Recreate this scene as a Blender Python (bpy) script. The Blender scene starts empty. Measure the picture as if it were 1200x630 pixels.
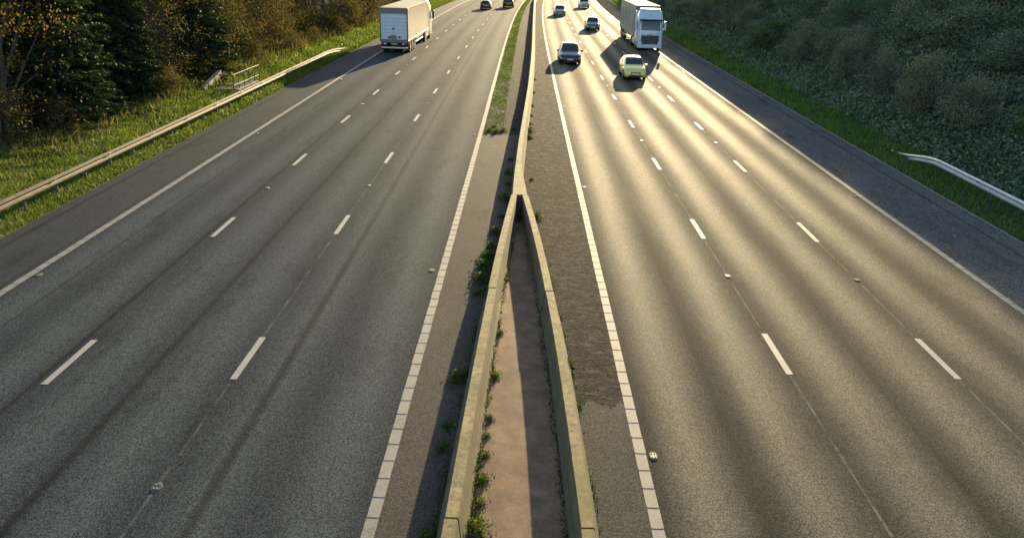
import bpy, math, random
import numpy as np
from mathutils import Vector, Matrix

R = math.radians
random.seed(7)
RNG = np.random.default_rng(11)
SC = bpy.context.scene
COL = SC.collection

# ------------------------------------------------------------------ camera
F_PX, PITCH, YAW, CAM_H, ROLL = 921.32, R(21.623), R(-0.8828), 8.217, R(1.6705)
cam_d = bpy.data.cameras.new('camera')
cam_d.sensor_width = 36.0
cam_d.lens = 36.0 * F_PX / 1200.0
cam_d.clip_start = 0.1
cam_d.clip_end = 6000
cam = bpy.data.objects.new('camera', cam_d)
COL.objects.link(cam)
_c, _s, _cy, _sy = math.cos(PITCH), math.sin(PITCH), math.cos(YAW), math.sin(YAW)
_right = Vector((_cy, -_sy, 0))
_fwd = Vector((_sy * _c, _cy * _c, -_s))
_up = Vector((_sy * _s, _cy * _s, _c))
_r2 = _right * math.cos(ROLL) + _up * math.sin(ROLL)
_u2 = -_right * math.sin(ROLL) + _up * math.cos(ROLL)
M = Matrix((( _r2.x, _u2.x, -_fwd.x, 0), (_r2.y, _u2.y, -_fwd.y, 0),
            (_r2.z, _u2.z, -_fwd.z, CAM_H), (0, 0, 0, 1)))
cam.matrix_world = M
SC.camera = cam

# ------------------------------------------------------------------ sky and sun
SUN_AZ, SUN_EL = R(10.5), R(10.5)
w = bpy.data.worlds.new('World')
SC.world = w
w.use_nodes = True
nt = w.node_tree
sky = nt.nodes.new('ShaderNodeTexSky')
sky.sky_type = 'NISHITA'
sky.sun_disc = False
sky.sun_elevation = SUN_EL
sky.sun_rotation = SUN_AZ
sky.air_density = 1.0
sky.dust_density = 0.6
bg = nt.nodes['Background']
bg.inputs['Strength'].default_value = 0.11
nt.links.new(sky.outputs[0], bg.inputs['Color'])
sun_d = bpy.data.lights.new('sun', 'SUN')
sun_d.energy = 5.0
sun_d.angle = R(0.5)
sun_d.color = (1.0, 0.78, 0.43)
sun = bpy.data.objects.new('sun', sun_d)
COL.objects.link(sun)
SUN_DIR = Vector((math.sin(SUN_AZ) * math.cos(SUN_EL), math.cos(SUN_AZ) * math.cos(SUN_EL), math.sin(SUN_EL)))
sun.rotation_euler = SUN_DIR.to_track_quat('Z', 'Y').to_euler()
sun.location = (20, 100, 60)
SC.view_settings.view_transform = 'Standard'
SC.view_settings.look = 'None'
SC.view_settings.gamma = 1.0
SC.view_settings.use_curve_mapping = False
SC.view_settings.exposure = 1.65
SC.cycles.use_denoising = True
SC.cycles.sample_clamp_indirect = 8.0
SC.cycles.max_bounces = 6
SC.cycles.transparent_max_bounces = 6

# ------------------------------------------------------------------ helpers
def tag(o, label=None, cat=None, group=None, kind=None):
    if label: o['label'] = label
    if cat: o['category'] = cat
    if group: o['group'] = group
    if kind: o['kind'] = kind
    return o

def empty(name, loc=(0, 0, 0), rz=0.0):
    o = bpy.data.objects.new(name, None)
    o.empty_display_size = 0.3
    o.location = loc
    o.rotation_euler = (0, 0, rz)
    COL.objects.link(o)
    return o

def link(name, me, parent=None, loc=None, rz=None):
    o = bpy.data.objects.new(name, me)
    COL.objects.link(o)
    if parent: o.parent = parent
    if loc is not None: o.location = loc
    if rz is not None: o.rotation_euler = (0, 0, rz)
    return o

def copy_tree(o, parent=None):
    c = o.copy()
    COL.objects.link(c)
    if parent: c.parent = parent
    for ch in list(o.children):
        copy_tree(ch, c)
    return c

class MB:
    """collects faces, builds ONE mesh"""
    def __init__(s):
        s.v, s.f = [], []
    def add(s, vs, fs):
        b = len(s.v)
        s.v += [tuple(p) for p in vs]
        s.f += [tuple(i + b for i in f) for f in fs]
        return s
    def box(s, x0, x1, y0, y1, z0, z1):
        vs = [(x0, y0, z0), (x1, y0, z0), (x1, y1, z0), (x0, y1, z0), (x0, y0, z1), (x1, y0, z1), (x1, y1, z1), (x0, y1, z1)]
        return s.add(vs, [(0, 3, 2, 1), (4, 5, 6, 7), (0, 1, 5, 4), (1, 2, 6, 5), (2, 3, 7, 6), (3, 0, 4, 7)])
    def cbox(s, x0, x1, y0, y1, z0, z1, c=0.03):
        """box with chamfered vertical and top edges"""
        def ring(i, z):
            a, b, d, e = x0 + i, x1 - i, y0 + i, y1 - i
            return [(a + c, d, z), (b - c, d, z), (b, d + c, z), (b, e - c, z), (b - c, e, z), (a + c, e, z), (a, e - c, z), (a, d + c, z)]
        vs = ring(c * .6, z0) + ring(0, z0 + c) + ring(0, z1 - c) + ring(c * .6, z1)
        fs = [tuple(reversed(range(8))), tuple(range(24, 32))]
        for k in range(3):
            for i in range(8):
                j = (i + 1) % 8
                fs.append((k * 8 + i, k * 8 + j, k * 8 + 8 + j, k * 8 + 8 + i))
        return s.add(vs, fs)
    def tube(s, pts, rad, n=6, cap=True):
        pts = [Vector(p) for p in pts]
        if not isinstance(rad, (list, tuple)): rad = [rad] * len(pts)
        vs, fs = [], []
        for i, p in enumerate(pts):
            d = (pts[min(i + 1, len(pts) - 1)] - pts[max(i - 1, 0)])
            if d.length < 1e-6: d = Vector((0, 0, 1))
            d.normalize()
            a = d.orthogonal().normalized()
            if abs(d.z) < .9:
                a = d.cross(Vector((0, 0, 1))).normalized()
            b = d.cross(a)
            for k in range(n):
                t = 2 * math.pi * k / n
                vs.append(p + (a * math.cos(t) + b * math.sin(t)) * rad[i])
        for i in range(len(pts) - 1):
            for k in range(n):
                j = (k + 1) % n
                fs.append((i * n + k, i * n + j, (i + 1) * n + j, (i + 1) * n + k))
        if cap:
            fs.append(tuple(range(n)))
            fs.append(tuple((len(pts) - 1) * n + k for k in reversed(range(n))))
        return s.add(vs, fs)
    def disc_x(s, x0, x1, y, z, r0, r1, n=20, inner=0.0):
        """wheel like solid of revolution about the x axis"""
        prof = [(x0, inner), (x0, r0), (x0 + (x1 - x0) * .12, r1), (x1 - (x1 - x0) * .12, r1), (x1, r0), (x1, inner)]
        vs, fs = [], []
        for (x, r) in prof:
            for k in range(n):
                t = 2 * math.pi * k / n
                vs.append((x, y + r * math.cos(t), z + r * math.sin(t)))
        m = len(prof)
        for i in range(m - 1):
            for k in range(n):
                j = (k + 1) % n
                fs.append((i * n + k, i * n + j, (i + 1) * n + j, (i + 1) * n + k))
        return s.add(vs, fs)
    def sweep(s, path, prof, closed=True, caps=True):
        """prof = list of (offset sideways, z) swept along path of (x, y) points"""
        n = len(prof)
        vs, fs = [], []
        for i, p in enumerate(path):
            a = path[max(i - 1, 0)]; b = path[min(i + 1, len(path) - 1)]
            d = Vector((b[0] - a[0], b[1] - a[1], 0)).normalized()
            q = Vector((d.y, -d.x, 0))
            pr = prof[i] if isinstance(prof[0], list) else prof
            z0 = p[2] if len(p) > 2 else 0
            for (o, z) in pr:
                vs.append((p[0] + q.x * o, p[1] + q.y * o, z + z0))
        n = len(prof[0]) if isinstance(prof[0], list) else n
        for i in range(len(path) - 1):
            for k in range(n if closed else n - 1):
                j = (k + 1) % n
                fs.append((i * n + k, (i + 1) * n + k, (i + 1) * n + j, i * n + j))
        if closed and caps:
            fs.append(tuple(range(n)))
            fs.append(tuple((len(path) - 1) * n + k for k in reversed(range(n))))
        return s.add(vs, fs)
    def mesh(s, name, mat, smooth=False):
        me = bpy.data.meshes.new(name)
        me.from_pydata(s.v, [], s.f)
        if mat: me.materials.append(mat)
        if smooth: me.polygons.foreach_set('use_smooth', [True] * len(me.polygons))
        me.update()
        return me
    def build(s, name, mat, parent=None, smooth=False, loc=None, rz=None):
        return link(name, s.mesh(name, mat, smooth), parent, loc, rz)

# ------------------------------------------------------------------ materials
def new_mat(name):
    m = bpy.data.materials.new(name)
    m.use_nodes = True
    t = m.node_tree
    return m, t, t.nodes['Principled BSDF']

def nd(t, typ, **kw):
    n = t.nodes.new(typ)
    for k, v in kw.items():
        if k.startswith('i_'):
            key = k[2:]
            n.inputs[int(key) if key.isdigit() else key.replace('_', ' ')].default_value = v
        else:
            setattr(n, k, v)
    return n

def mth(t, op, a, b=None, clamp=False):
    n = t.nodes.new('ShaderNodeMath')
    n.operation = op
    n.use_clamp = clamp
    for i, x in enumerate((a, b)):
        if x is None: continue
        if isinstance(x, (int, float)): n.inputs[i].default_value = x
        else: t.links.new(x, n.inputs[i])
    return n.outputs[0]

def ramp(t, fac, stops, interp='LINEAR'):
    n = t.nodes.new('ShaderNodeValToRGB')
    e = n.color_ramp.elements
    n.color_ramp.interpolation = interp
    while len(e) < len(stops): e.new(0.5)
    for i, (p, c) in enumerate(stops):
        e[i].position = p
        e[i].color = (c[0], c[1], c[2], 1) if not isinstance(c, (int, float)) else (c, c, c, 1)
    t.links.new(fac, n.inputs[0])
    return n.outputs[0]

def mixc(t, fac, a, b, mode='MIX'):
    n = t.nodes.new('ShaderNodeMix')
    n.data_type = 'RGBA'
    n.blend_type = mode
    for s, x in ((0, fac), (6, a), (7, b)):
        if isinstance(x, (int, float)): n.inputs[s].default_value = x
        elif isinstance(x, tuple): n.inputs[s].default_value = (x[0], x[1], x[2], 1)
        else: t.links.new(x, n.inputs[s])
    return n.outputs[2]

def noise(t, vec, scale, detail=2.0, rough=0.5, out=0):
    n = nd(t, 'ShaderNodeTexNoise', i_Scale=scale, i_Detail=detail, i_Roughness=rough)
    if vec is not None: t.links.new(vec, n.inputs['Vector'])
    return n.outputs[out]

def position(t):
    return t.nodes.new('ShaderNodeNewGeometry').outputs['Position']

def scaled(t, vec, sc):
    n = nd(t, 'ShaderNodeMapping')
    n.inputs['Scale'].default_value = sc
    t.links.new(vec, n.inputs['Vector'])
    return n.outputs[0]

def add_bump(t, b, h, strength, dist):
    n = nd(t, 'ShaderNodeBump', i_Strength=strength, i_Distance=dist)
    t.links.new(h, n.inputs['Height'])
    t.links.new(n.outputs[0], b.inputs['Normal'])

def plain(name, col, rough=0.5, metal=0.0, spec=0.5, var=0.12, scale=6.0, bump=0.0, coat=0.0):
    m, t, b = new_mat(name)
    tc = t.nodes.new('ShaderNodeTexCoord').outputs['Object']
    f = noise(t, tc, scale, 4, .6)
    lo = tuple(c * (1 - var) for c in col); hi = tuple(min(1, c * (1 + var)) for c in col)
    t.links.new(ramp(t, f, [(.3, lo), (.7, hi)]), b.inputs['Base Color'])
    b.inputs['Roughness'].default_value = rough
    b.inputs['Metallic'].default_value = metal
    b.inputs['Specular IOR Level'].default_value = spec
    if coat: b.inputs['Coat Weight'].default_value = coat
    if bump: add_bump(t, b, noise(t, tc, scale * 8, 3), bump, .01)
    return m

def asphalt(name, dark, light, r_dark, r_light, lane0=None, seams=(), pale=(), grain=.8, tint=(1, 1, 1), bumpd=.006, spec=.05, macro=.25):
    """uv: u = metres across the carriageway, v = metres along"""
    m, t, b = new_mat(name)
    P = position(t)
    uv = t.nodes.new('ShaderNodeUVMap').outputs[0]
    sep = t.nodes.new('ShaderNodeSeparateXYZ'); t.links.new(uv, sep.inputs[0])
    u = sep.outputs[0]
    vo = nd(t, 'ShaderNodeTexVoronoi', i_Scale=55.0); t.links.new(P, vo.inputs['Vector'])
    sc = t.nodes.new('ShaderNodeSeparateColor'); t.links.new(vo.outputs['Color'], sc.inputs[0])
    n2 = noise(t, P, 26.0, 3, .7)
    g = mth(t, 'ADD', mth(t, 'MULTIPLY', sc.outputs[0], .6), mth(t, 'MULTIPLY', n2, .5))
    big = noise(t, scaled(t, uv, (.55, .05, 1)), 1.0, 5, .6)
    blot = noise(t, P, .9, 4, .65)
    if lane0 is not None:
        wob = mth(t, 'MULTIPLY', mth(t, 'SUBTRACT', noise(t, scaled(t, uv, (.1, .03, 1)), 1.0, 2), .5), .35)
        ph = mth(t, 'MULTIPLY', mth(t, 'ADD', mth(t, 'SUBTRACT', u, lane0), wob), 4 * math.pi / 3.65)
        band = mth(t, 'ADD', mth(t, 'MULTIPLY', mth(t, 'COSINE', mth(t, 'SUBTRACT', ph, math.pi)), .5), .5)
        band = mth(t, 'ADD', band, mth(t, 'MULTIPLY', mth(t, 'SUBTRACT', big, .5), .9), True)
    else:
        band = mth(t, 'ADD', big, 0.0)
    tone = mth(t, 'ADD', mth(t, 'MULTIPLY', band, 1 - macro), mth(t, 'MULTIPLY', blot, macro))
    base = ramp(t, tone, [(.1, dark), (.9, light)])
    gm = ramp(t, g, [(.2, 1 - grain), (.5, .9), (.8, 1 + grain * 1.3)])
    colr = mixc(t, 1.0, base, gm, 'MULTIPLY')
    edge = mth(t, 'MULTIPLY', mth(t, 'SUBTRACT', noise(t, P, 5.0, 3, .7), .5), .10)
    fade = noise(t, scaled(t, uv, (.3, .18, 1)), 1.0, 3, .6)
    rough_in = ramp(t, band, [(0, r_dark), (1, r_light)])
    for (s, wd, k) in seams:
        d = mth(t, 'ABSOLUTE', mth(t, 'ADD', mth(t, 'SUBTRACT', u, s), edge))
        mk = mth(t, 'SUBTRACT', 1.0, mth(t, 'DIVIDE', d, wd), True)
        mk = mth(t, 'MULTIPLY', mth(t, 'POWER', mk, .6), mth(t, 'MULTIPLY', mth(t, 'ADD', fade, .35), k), True)
        colr = mixc(t, mk, colr, (.012, .012, .013))
    for (s, wd, k) in pale:
        d = mth(t, 'ABSOLUTE', mth(t, 'ADD', mth(t, 'SUBTRACT', u, s), mth(t, 'MULTIPLY', edge, .35)))
        mk = mth(t, 'SUBTRACT', 1.0, mth(t, 'DIVIDE', d, wd), True)
        mk = mth(t, 'MULTIPLY', mk, ramp(t, noise(t, P, 1.2, 4, .7), [(.42, 0.0), (.58, k)]))
        colr = mixc(t, mk, colr, (.34, .32, .28))
    oil = ramp(t, noise(t, scaled(t, P, (1.3, .35, 1)), .8, 6, .7), [(.30, .62), (.46, 1.0), (.60, 1.0), (.75, 1.22)])
    colr = mixc(t, 1.0, colr, oil, 'MULTIPLY')
    ck = noise(t, scaled(t, P, (.9, .35, 1)), .9, 8, .72)
    ckm = mth(t, 'MULTIPLY', ramp(t, mth(t, 'ABSOLUTE', mth(t, 'SUBTRACT', ck, .5)), [(.0, 1.0), (.006, 0.0)]), ramp(t, noise(t, P, .18, 3), [(.5, 0.0), (.62, .75)]))
    colr = mixc(t, ckm, colr, (.010, .010, .010))
    t.links.new(colr, b.inputs['Base Color'])
    t.links.new(rough_in, b.inputs['Roughness'])
    b.inputs['Specular IOR Level'].default_value = spec
    b.inputs['Specular Tint'].default_value = (*tint, 1)
    add_bump(t, b, g, .8, bumpd)
    return m

MAT = {}
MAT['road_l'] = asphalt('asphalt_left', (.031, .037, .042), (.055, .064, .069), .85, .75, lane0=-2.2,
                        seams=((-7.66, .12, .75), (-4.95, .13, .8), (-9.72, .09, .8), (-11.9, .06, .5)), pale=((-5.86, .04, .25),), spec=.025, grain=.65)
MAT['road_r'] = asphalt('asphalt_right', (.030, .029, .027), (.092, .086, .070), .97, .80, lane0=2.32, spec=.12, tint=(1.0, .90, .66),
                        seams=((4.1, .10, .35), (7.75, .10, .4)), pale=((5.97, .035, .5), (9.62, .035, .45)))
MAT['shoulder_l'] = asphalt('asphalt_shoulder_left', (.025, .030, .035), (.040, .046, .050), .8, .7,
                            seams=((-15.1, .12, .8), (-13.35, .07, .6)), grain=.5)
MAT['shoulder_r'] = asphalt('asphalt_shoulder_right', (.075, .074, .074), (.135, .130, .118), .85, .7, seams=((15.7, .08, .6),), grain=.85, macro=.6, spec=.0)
MAT['patch'] = asphalt('asphalt_patch', (.050, .043, .038), (.088, .078, .068), .9, .8, grain=.45, macro=.6)
MAT['patch_r'] = asphalt('asphalt_patch_right', (.045, .043, .038), (.080, .076, .066), .9, .8, grain=.6, macro=.6)

def coarse(name, a, b_, c):
    m, t, b = new_mat(name)
    P = position(t)
    n1 = noise(t, P, 2.2, 6, .7)
    vo = nd(t, 'ShaderNodeTexVoronoi', i_Scale=26.0); t.links.new(P, vo.inputs['Vector'])
    sc = t.nodes.new('ShaderNodeSeparateColor'); t.links.new(vo.outputs['Color'], sc.inputs[0])
    col = ramp(t, n1, [(.3, a), (.52, b_), (.72, c)])
    col = mixc(t, 1.0, col, ramp(t, sc.outputs[0], [(0, .45), (1, 1.6)]), 'MULTIPLY')
    crk = noise(t, scaled(t, P, (1.0, 3.5, 1)), 1.6, 6, .75)
    mk = ramp(t, mth(t, 'ABSOLUTE', mth(t, 'SUBTRACT', crk, .5)), [(.0, 1.0), (.02, 0.0)])
    col = mixc(t, mth(t, 'MULTIPLY', mk, .8), col, (.012, .011, .010))
    t.links.new(col, b.inputs['Base Color'])
    b.inputs['Roughness'].default_value = .95
    b.inputs['Specular IOR Level'].default_value = .06
    h = mth(t, 'ADD', mth(t, 'MULTIPLY', n1, 1.5), mth(t, 'SUBTRACT', mth(t, 'MULTIPLY', sc.outputs[0], .4), mth(t, 'MULTIPLY', mk, .8)))
    add_bump(t, b, h, 1.0, .03)
    return m
MAT['coarse'] = coarse('worn_gravelly_tarmac', (.026, .024, .023), (.050, .045, .041), (.092, .083, .074))
MAT['gravel'] = coarse('grey_gravel', (.026, .026, .025), (.05, .049, .046), (.09, .086, .08))

def concrete(name, a, b_, stain=(.05, .052, .045), moss=None, streak=True, rough=.85, grime_shade=None):
    m, t, b = new_mat(name)
    P = position(t)
    n1 = noise(t, P, 1.3, 6, .65)
    n2 = noise(t, P, 30, 4, .7)
    col = ramp(t, n1, [(.3, a), (.7, b_)])
    col = mixc(t, 1.0, col, ramp(t, n2, [(.25, .72), (.75, 1.22)]), 'MULTIPLY')
    st = noise(t, scaled(t, P, (3, 3, .35)) if streak else P, 2.2, 6, .7)
    col = mixc(t, ramp(t, st, [(.42, 0), (.64, .85)]), col, stain)
    if moss:
        ms = noise(t, scaled(t, P, (1.2, .35, 4)), 1.6, 5, .7)
        col = mixc(t, ramp(t, ms, [(.45, 0), (.66, .7)]), col, moss)
    if grime_shade:   # splashed dirt round the foot, ragged upper edge
        pz = t.nodes.new('ShaderNodeSeparateXYZ'); t.links.new(P, pz.inputs[0])
        spl = mth(t, 'ADD', pz.outputs[2], mth(t, 'MULTIPLY', mth(t, 'SUBTRACT', noise(t, P, 3.0, 5, .7), .5), .5))
        col = mixc(t, ramp(t, spl, [(.10, .75), (.30, 0.0)]), col, (.035, .032, .026))
    if grime_shade:   # shade painted into the upright faces, mixed with traffic spray; flat top left clear
        nz_ = t.nodes.new('ShaderNodeSeparateXYZ'); t.links.new(t.nodes.new('ShaderNodeNewGeometry').outputs['True Normal'], nz_.inputs[0])
        up_ = ramp(t, nz_.outputs[2], [(.55, 1.0), (.85, 0.0)])
        gn = ramp(t, noise(t, scaled(t, P, (1, .5, 1.5)), 1.9, 6, .7), [(.3, .35), (.6, .95)])
        col = mixc(t, mth(t, 'MULTIPLY', up_, mth(t, 'MULTIPLY', gn, .8)), col, grime_shade)
    t.links.new(col, b.inputs['Base Color'])
    b.inputs['Roughness'].default_value = rough
    b.inputs['Specular IOR Level'].default_value = .3
    add_bump(t, b, mth(t, 'ADD', n2, n1), .5, .008)
    return m
MAT['barrier'] = concrete('weathered_barrier_concrete', (.22, .165, .085), (.37, .285, .145), (.07, .062, .045), moss=(.15, .13, .035), grime_shade=(.085, .085, .06))
MAT['slab'] = concrete('pinkish_channel_concrete', (.16, .10, .062), (.26, .165, .10), (.09, .06, .042), streak=False)
MAT['wing'] = concrete('pale_wall_concrete', (.18, .165, .13), (.28, .26, .21))

def paint(name, col, worn=.5):
    m, t, b = new_mat(name)
    P = position(t)
    n1 = noise(t, P, 22, 5, .75)
    n2 = noise(t, P, 1.7, 3, .6)
    f = mth(t, 'ADD', mth(t, 'MULTIPLY', n1, .55), mth(t, 'MULTIPLY', n2, .45))
    t.links.new(ramp(t, f, [(.36, tuple(c * .35 for c in col)), (.30 + .12 * worn + .05, tuple(c * .8 for c in col)), (.62, col)]), b.inputs['Base Color'])
    b.inputs['Roughness'].default_value = .75
    add_bump(t, b, n1, .4, .004)
    return m
MAT['paint'] = paint('worn_white_road_paint', (.28, .275, .26))
MAT['paint_edge'] = paint('dirty_white_edge_paint', (.205, .20, .185), .9)

MAT['galv'] = plain('galvanised_steel', (.12, .10, .075), .65, .0, spec=.15, var=.25, scale=3)
MAT['galv_dull'] = plain('dull_galvanised_post', (.085, .085, .08), .7, .0, spec=.15, var=.3)
MAT['rail_r'] = plain('bright_galvanised_rail', (.42, .43, .44), .45, .4, var=.12, scale=3)
MAT['iron'] = plain('stud_cast_iron', (.05, .05, .05), .5, .5)
MAT['stud_rim'] = plain('pale_stud_surround', (.12, .118, .11), .8, spec=.05)
MAT['lens'] = plain('stud_glass', (.2, .2, .19), .1)
MAT['glass'] = plain('dark_car_glass', (.012, .016, .020), .06, spec=.8, var=.05)
MAT['tyre'] = plain('tyre_rubber', (.014, .014, .015), .85, var=.2)
MAT['rim'] = plain('alloy_rim', (.32, .33, .34), .35, .8)
MAT['black'] = plain('black_plastic', (.016, .016, .018), .55)
MAT['chassis'] = plain('dirty_black_chassis', (.025, .024, .023), .8, var=.3)
MAT['lamp'] = plain('clear_lamp_glass', (.75, .78, .80), .12, var=.05, coat=.5)
MAT['tail'] = plain('red_tail_lamp', (.35, .012, .012), .2, coat=.5)
MAT['plate_w'] = plain('white_number_plate', (.62, .62, .58), .45)
MAT['plate_y'] = plain('yellow_number_plate', (.60, .47, .08), .45)

def leafmat(name, stops, trans=.35, rough=.7, spec=.12):
    m, t, b = new_mat(name)
    at = nd(t, 'ShaderNodeAttribute', attribute_name='tint')
    oi = t.nodes.new('ShaderNodeObjectInfo')
    f = mth(t, 'ADD', at.outputs['Fac'], mth(t, 'MULTIPLY', mth(t, 'SUBTRACT', oi.outputs['Random'], .5), .22), True)
    col = ramp(t, f, stops)
    t.links.new(col, b.inputs['Base Color'])
    b.inputs['Roughness'].default_value = rough
    b.inputs['Specular IOR Level'].default_value = spec
    tr = t.nodes.new('ShaderNodeBsdfTranslucent')
    t.links.new(mixc(t, 1.0, col, (1.15, 1.1, .55), 'MULTIPLY'), tr.inputs['Color'])
    mx = nd(t, 'ShaderNodeMixShader', i_0=trans)
    t.links.new(b.outputs[0], mx.inputs[1]); t.links.new(tr.outputs[0], mx.inputs[2])
    t.links.new(mx.outputs[0], t.nodes['Material Output'].inputs['Surface'])
    return m
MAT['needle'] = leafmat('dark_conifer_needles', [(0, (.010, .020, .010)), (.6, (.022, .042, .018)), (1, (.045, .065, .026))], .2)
MAT['leaf_olive'] = leafmat('olive_leaves', [(0, (.03, .035, .012)), (.5, (.07, .075, .025)), (.8, (.13, .105, .035)), (1, (.20, .13, .03))], .35)
MAT['leaf_brown'] = leafmat('brown_autumn_leaves', [(0, (.03, .032, .016)), (.5, (.080, .072, .030)), (.85, (.14, .105, .038)), (1, (.28, .18, .03))], .35)
MAT['leaf_yellow'] = leafmat('yellow_autumn_leaves', [(0, (.06, .05, .018)), (.4, (.13, .095, .025)), (.75, (.25, .16, .03)), (1, (.40, .24, .03))], .4)
MAT['leaf_ivy'] = leafmat('dark_ivy_leaves', [(0, (.045, .085, .058)), (.5, (.11, .165, .11)), (.85, (.19, .24, .155)), (1, (.30, .30, .20))], .2, .55, .25)
MAT['leaf_shrub'] = leafmat('grey_green_scrub_leaves', [(0, (.065, .088, .065)), (.5, (.14, .17, .12)), (.85, (.22, .23, .165)), (1, (.33, .32, .23))], .25)
MAT['grass'] = leafmat('verge_grass', [(0, (.035, .065, .012)), (.45, (.085, .135, .022)), (.8, (.15, .205, .035)), (1, (.23, .25, .07))], .4, .5)
MAT['grass_r'] = leafmat('shaded_verge_grass', [(0, (.04, .08, .022)), (.5, (.10, .185, .048)), (.85, (.18, .27, .07)), (1, (.30, .30, .12))], .35)
MAT['drybrush'] = leafmat('dry_bracken', [(0, (.05, .055, .02)), (.5, (.11, .108, .04)), (.85, (.17, .15, .06)), (1, (.26, .21, .09))], .3)
MAT['weed'] = leafmat('green_weed_leaves', [(0, (.022, .045, .012)), (.6, (.06, .105, .022)), (1, (.14, .18, .04))], .35)
MAT['bark'] = plain('grey_brown_bark', (.085, .07, .055), .9, var=.4, scale=5, bump=.6)
MAT['bark_pale'] = plain('pale_bark', (.22, .20, .16), .9, var=.3, scale=5, bump=.4)

def soil(name, a, b_, c):
    m, t, b = new_mat(name)
    P = position(t)
    n1 = noise(t, P, .7, 6, .7); n2 = noise(t, P, 7, 5, .7)
    f = mth(t, 'ADD', mth(t, 'MULTIPLY', n1, .6), mth(t, 'MULTIPLY', n2, .4))
    t.links.new(ramp(t, f, [(.32, a), (.5, b_), (.68, c)]), b.inputs['Base Color'])
    b.inputs['Roughness'].default_value = .95
    b.inputs['Specular IOR Level'].default_value = .2
    add_bump(t, b, mth(t, 'ADD', n1, n2), 1.0, .12)
    return m
MAT['soil_l'] = soil('verge_soil_left', (.03, .035, .012), (.06, .065, .02), (.09, .075, .035))
MAT['soil_r'] = soil('bank_soil_right', (.018, .024, .014), (.035, .042, .025), (.055, .05, .036))
MAT['soil_g'] = soil('ground_soil', (.03, .035, .015), (.05, .055, .022), (.07, .065, .03))

# ------------------------------------------------------------------ road alignment (metres, from the measured lane lines)
def _ext(f, Y):
    if Y > 175:
        d = (f(1.75) - f(1.74)) / .01
        return f(1.75) + d * (Y - 175) / 100
    return f(Y / 100)
def hL(Y):
    if Y < 0: return 0.0
    return _ext(lambda t: -1.4368 * t * t + .9837 * t ** 3, Y)
def hR(Y):
    if Y < 0: return -.8299 * Y / 100
    return _ext(lambda t: -.8299 * t - .6212 * t * t + .6547 * t ** 3, Y)
def heading(h, Y):
    return -math.atan((h(Y + .5) - h(Y - .5)))

LAT = dict(LM=-2.206, L2=-5.856, L1=-9.506, LE=-13.10, LH=-15.55, RM=2.325, R1=5.975, R2=9.625, RE=13.21, RH=16.45)
Y0, Y1 = -40, 420
YS = list(np.arange(Y0, 60, 1.5)) + list(np.arange(60, Y1 + 1, 4.0))

def sheet(name, lats, h, mat, ys=None, z=0.0, kind='structure', rag=None):
    """lats: list of numbers or functions of Y giving lateral edge positions"""
    ys = ys or YS
    vs, fs, uvs = [], [], []
    n = len(lats)
    for y in ys:
        for l in lats:
            la = l(y) if callable(l) else l
            yy = y + .10 * math.sin(9 * la + 1) + .07 * math.sin(23 * la) + .05 * math.sin(41 * la) if rag == y else y
            vs.append((la + h(y), yy, z)); uvs.append((la, yy))
    for i in range(len(ys) - 1):
        for k in range(n - 1):
            fs.append((i * n + k, i * n + k + 1, (i + 1) * n + k + 1, (i + 1) * n + k))
    me = bpy.data.meshes.new(name)
    me.from_pydata(vs, [], fs)
    ul = me.uv_layers.new(name='UVMap')
    li = np.empty(len(me.loops), dtype=np.int32); me.loops.foreach_get('vertex_index', li)
    ul.data.foreach_set('uv', np.array(uvs, dtype=np.float32)[li].ravel())
    me.materials.append(mat)
    o = link(name, me)
    if kind: o['kind'] = kind
    return o

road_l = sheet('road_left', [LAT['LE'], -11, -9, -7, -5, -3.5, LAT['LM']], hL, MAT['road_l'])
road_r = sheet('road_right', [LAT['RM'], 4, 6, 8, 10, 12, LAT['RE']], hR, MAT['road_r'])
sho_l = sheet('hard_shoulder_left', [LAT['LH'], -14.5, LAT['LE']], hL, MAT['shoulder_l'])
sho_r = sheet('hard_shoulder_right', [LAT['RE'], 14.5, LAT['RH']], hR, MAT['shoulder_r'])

# central reserve between the two inner lines; barrier alignment
BL = [(-40, -1.12), (0, -1.0), (8.52, -.90), (11.12, -.86), (14.4, -.79), (18.7, -.68), (22, -.545), (25.14, -.385)]
BR = [(-40, 1.5), (0, 1.25), (8.63, 1.02), (11.25, .93), (14.5, .79), (18.8, .53), (22, .28), (25.16, -.02)]
BF = [(25.16, -.20), (27.4, -.28), (29.6, -.34), (34.25, -.28), (40.5, -.16), (49.2, .00), (62.3, .13), (75.4, .19), (100, .22), (154, .37)]
KB = 1.0246      # the caps stand 0.72 m high; the tables above were measured for 0.90 m
BL, BR, BF = [[(y * KB, x * KB) for (y, x) in T] for T in (BL, BR, BF)]
YV = 25.16 * KB  # where the two branches meet
def tab(T, y):
    if y <= T[0][0]: return T[0][1]
    for (a, b), (c, d) in zip(T, T[1:]):
        if y <= c:
            return b + (d - b) * (y - a) / (c - a)
    (a, b), (c, d) = T[-2], T[-1]
    return d + (d - b) / (c - a) * (y - c) + (hL(y) - hL(c)) * .6
def smooth_tab(T):
    ys = np.array([a for a, b in T]); 
    return lambda y: (tab(T, y - 1.2) + tab(T, y) * 2 + tab(T, y + 1.2)) / 4 if T[0][0] + 1.2 < y < T[-1][0] - 1.2 else tab(T, y)
bl, br, bf = smooth_tab(BL), smooth_tab(BR), smooth_tab(BF)
def bmid(y):
    return (bl(y) + br(y)) / 2 if y < YV - .01 else bf(y)
zero = lambda y: 0.0
lm = lambda y: LAT['LM'] + hL(y)
rm = lambda y: LAT['RM'] + hR(y)
ysA = [y for y in YS if y < 38] + [38.7]
ysB = [38.7] + [y for y in YS if y > 39]
ysC = [y for y in YS if y < 13] + [13.6]
ysD = [13.6] + [y for y in YS if y > 14]
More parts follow.
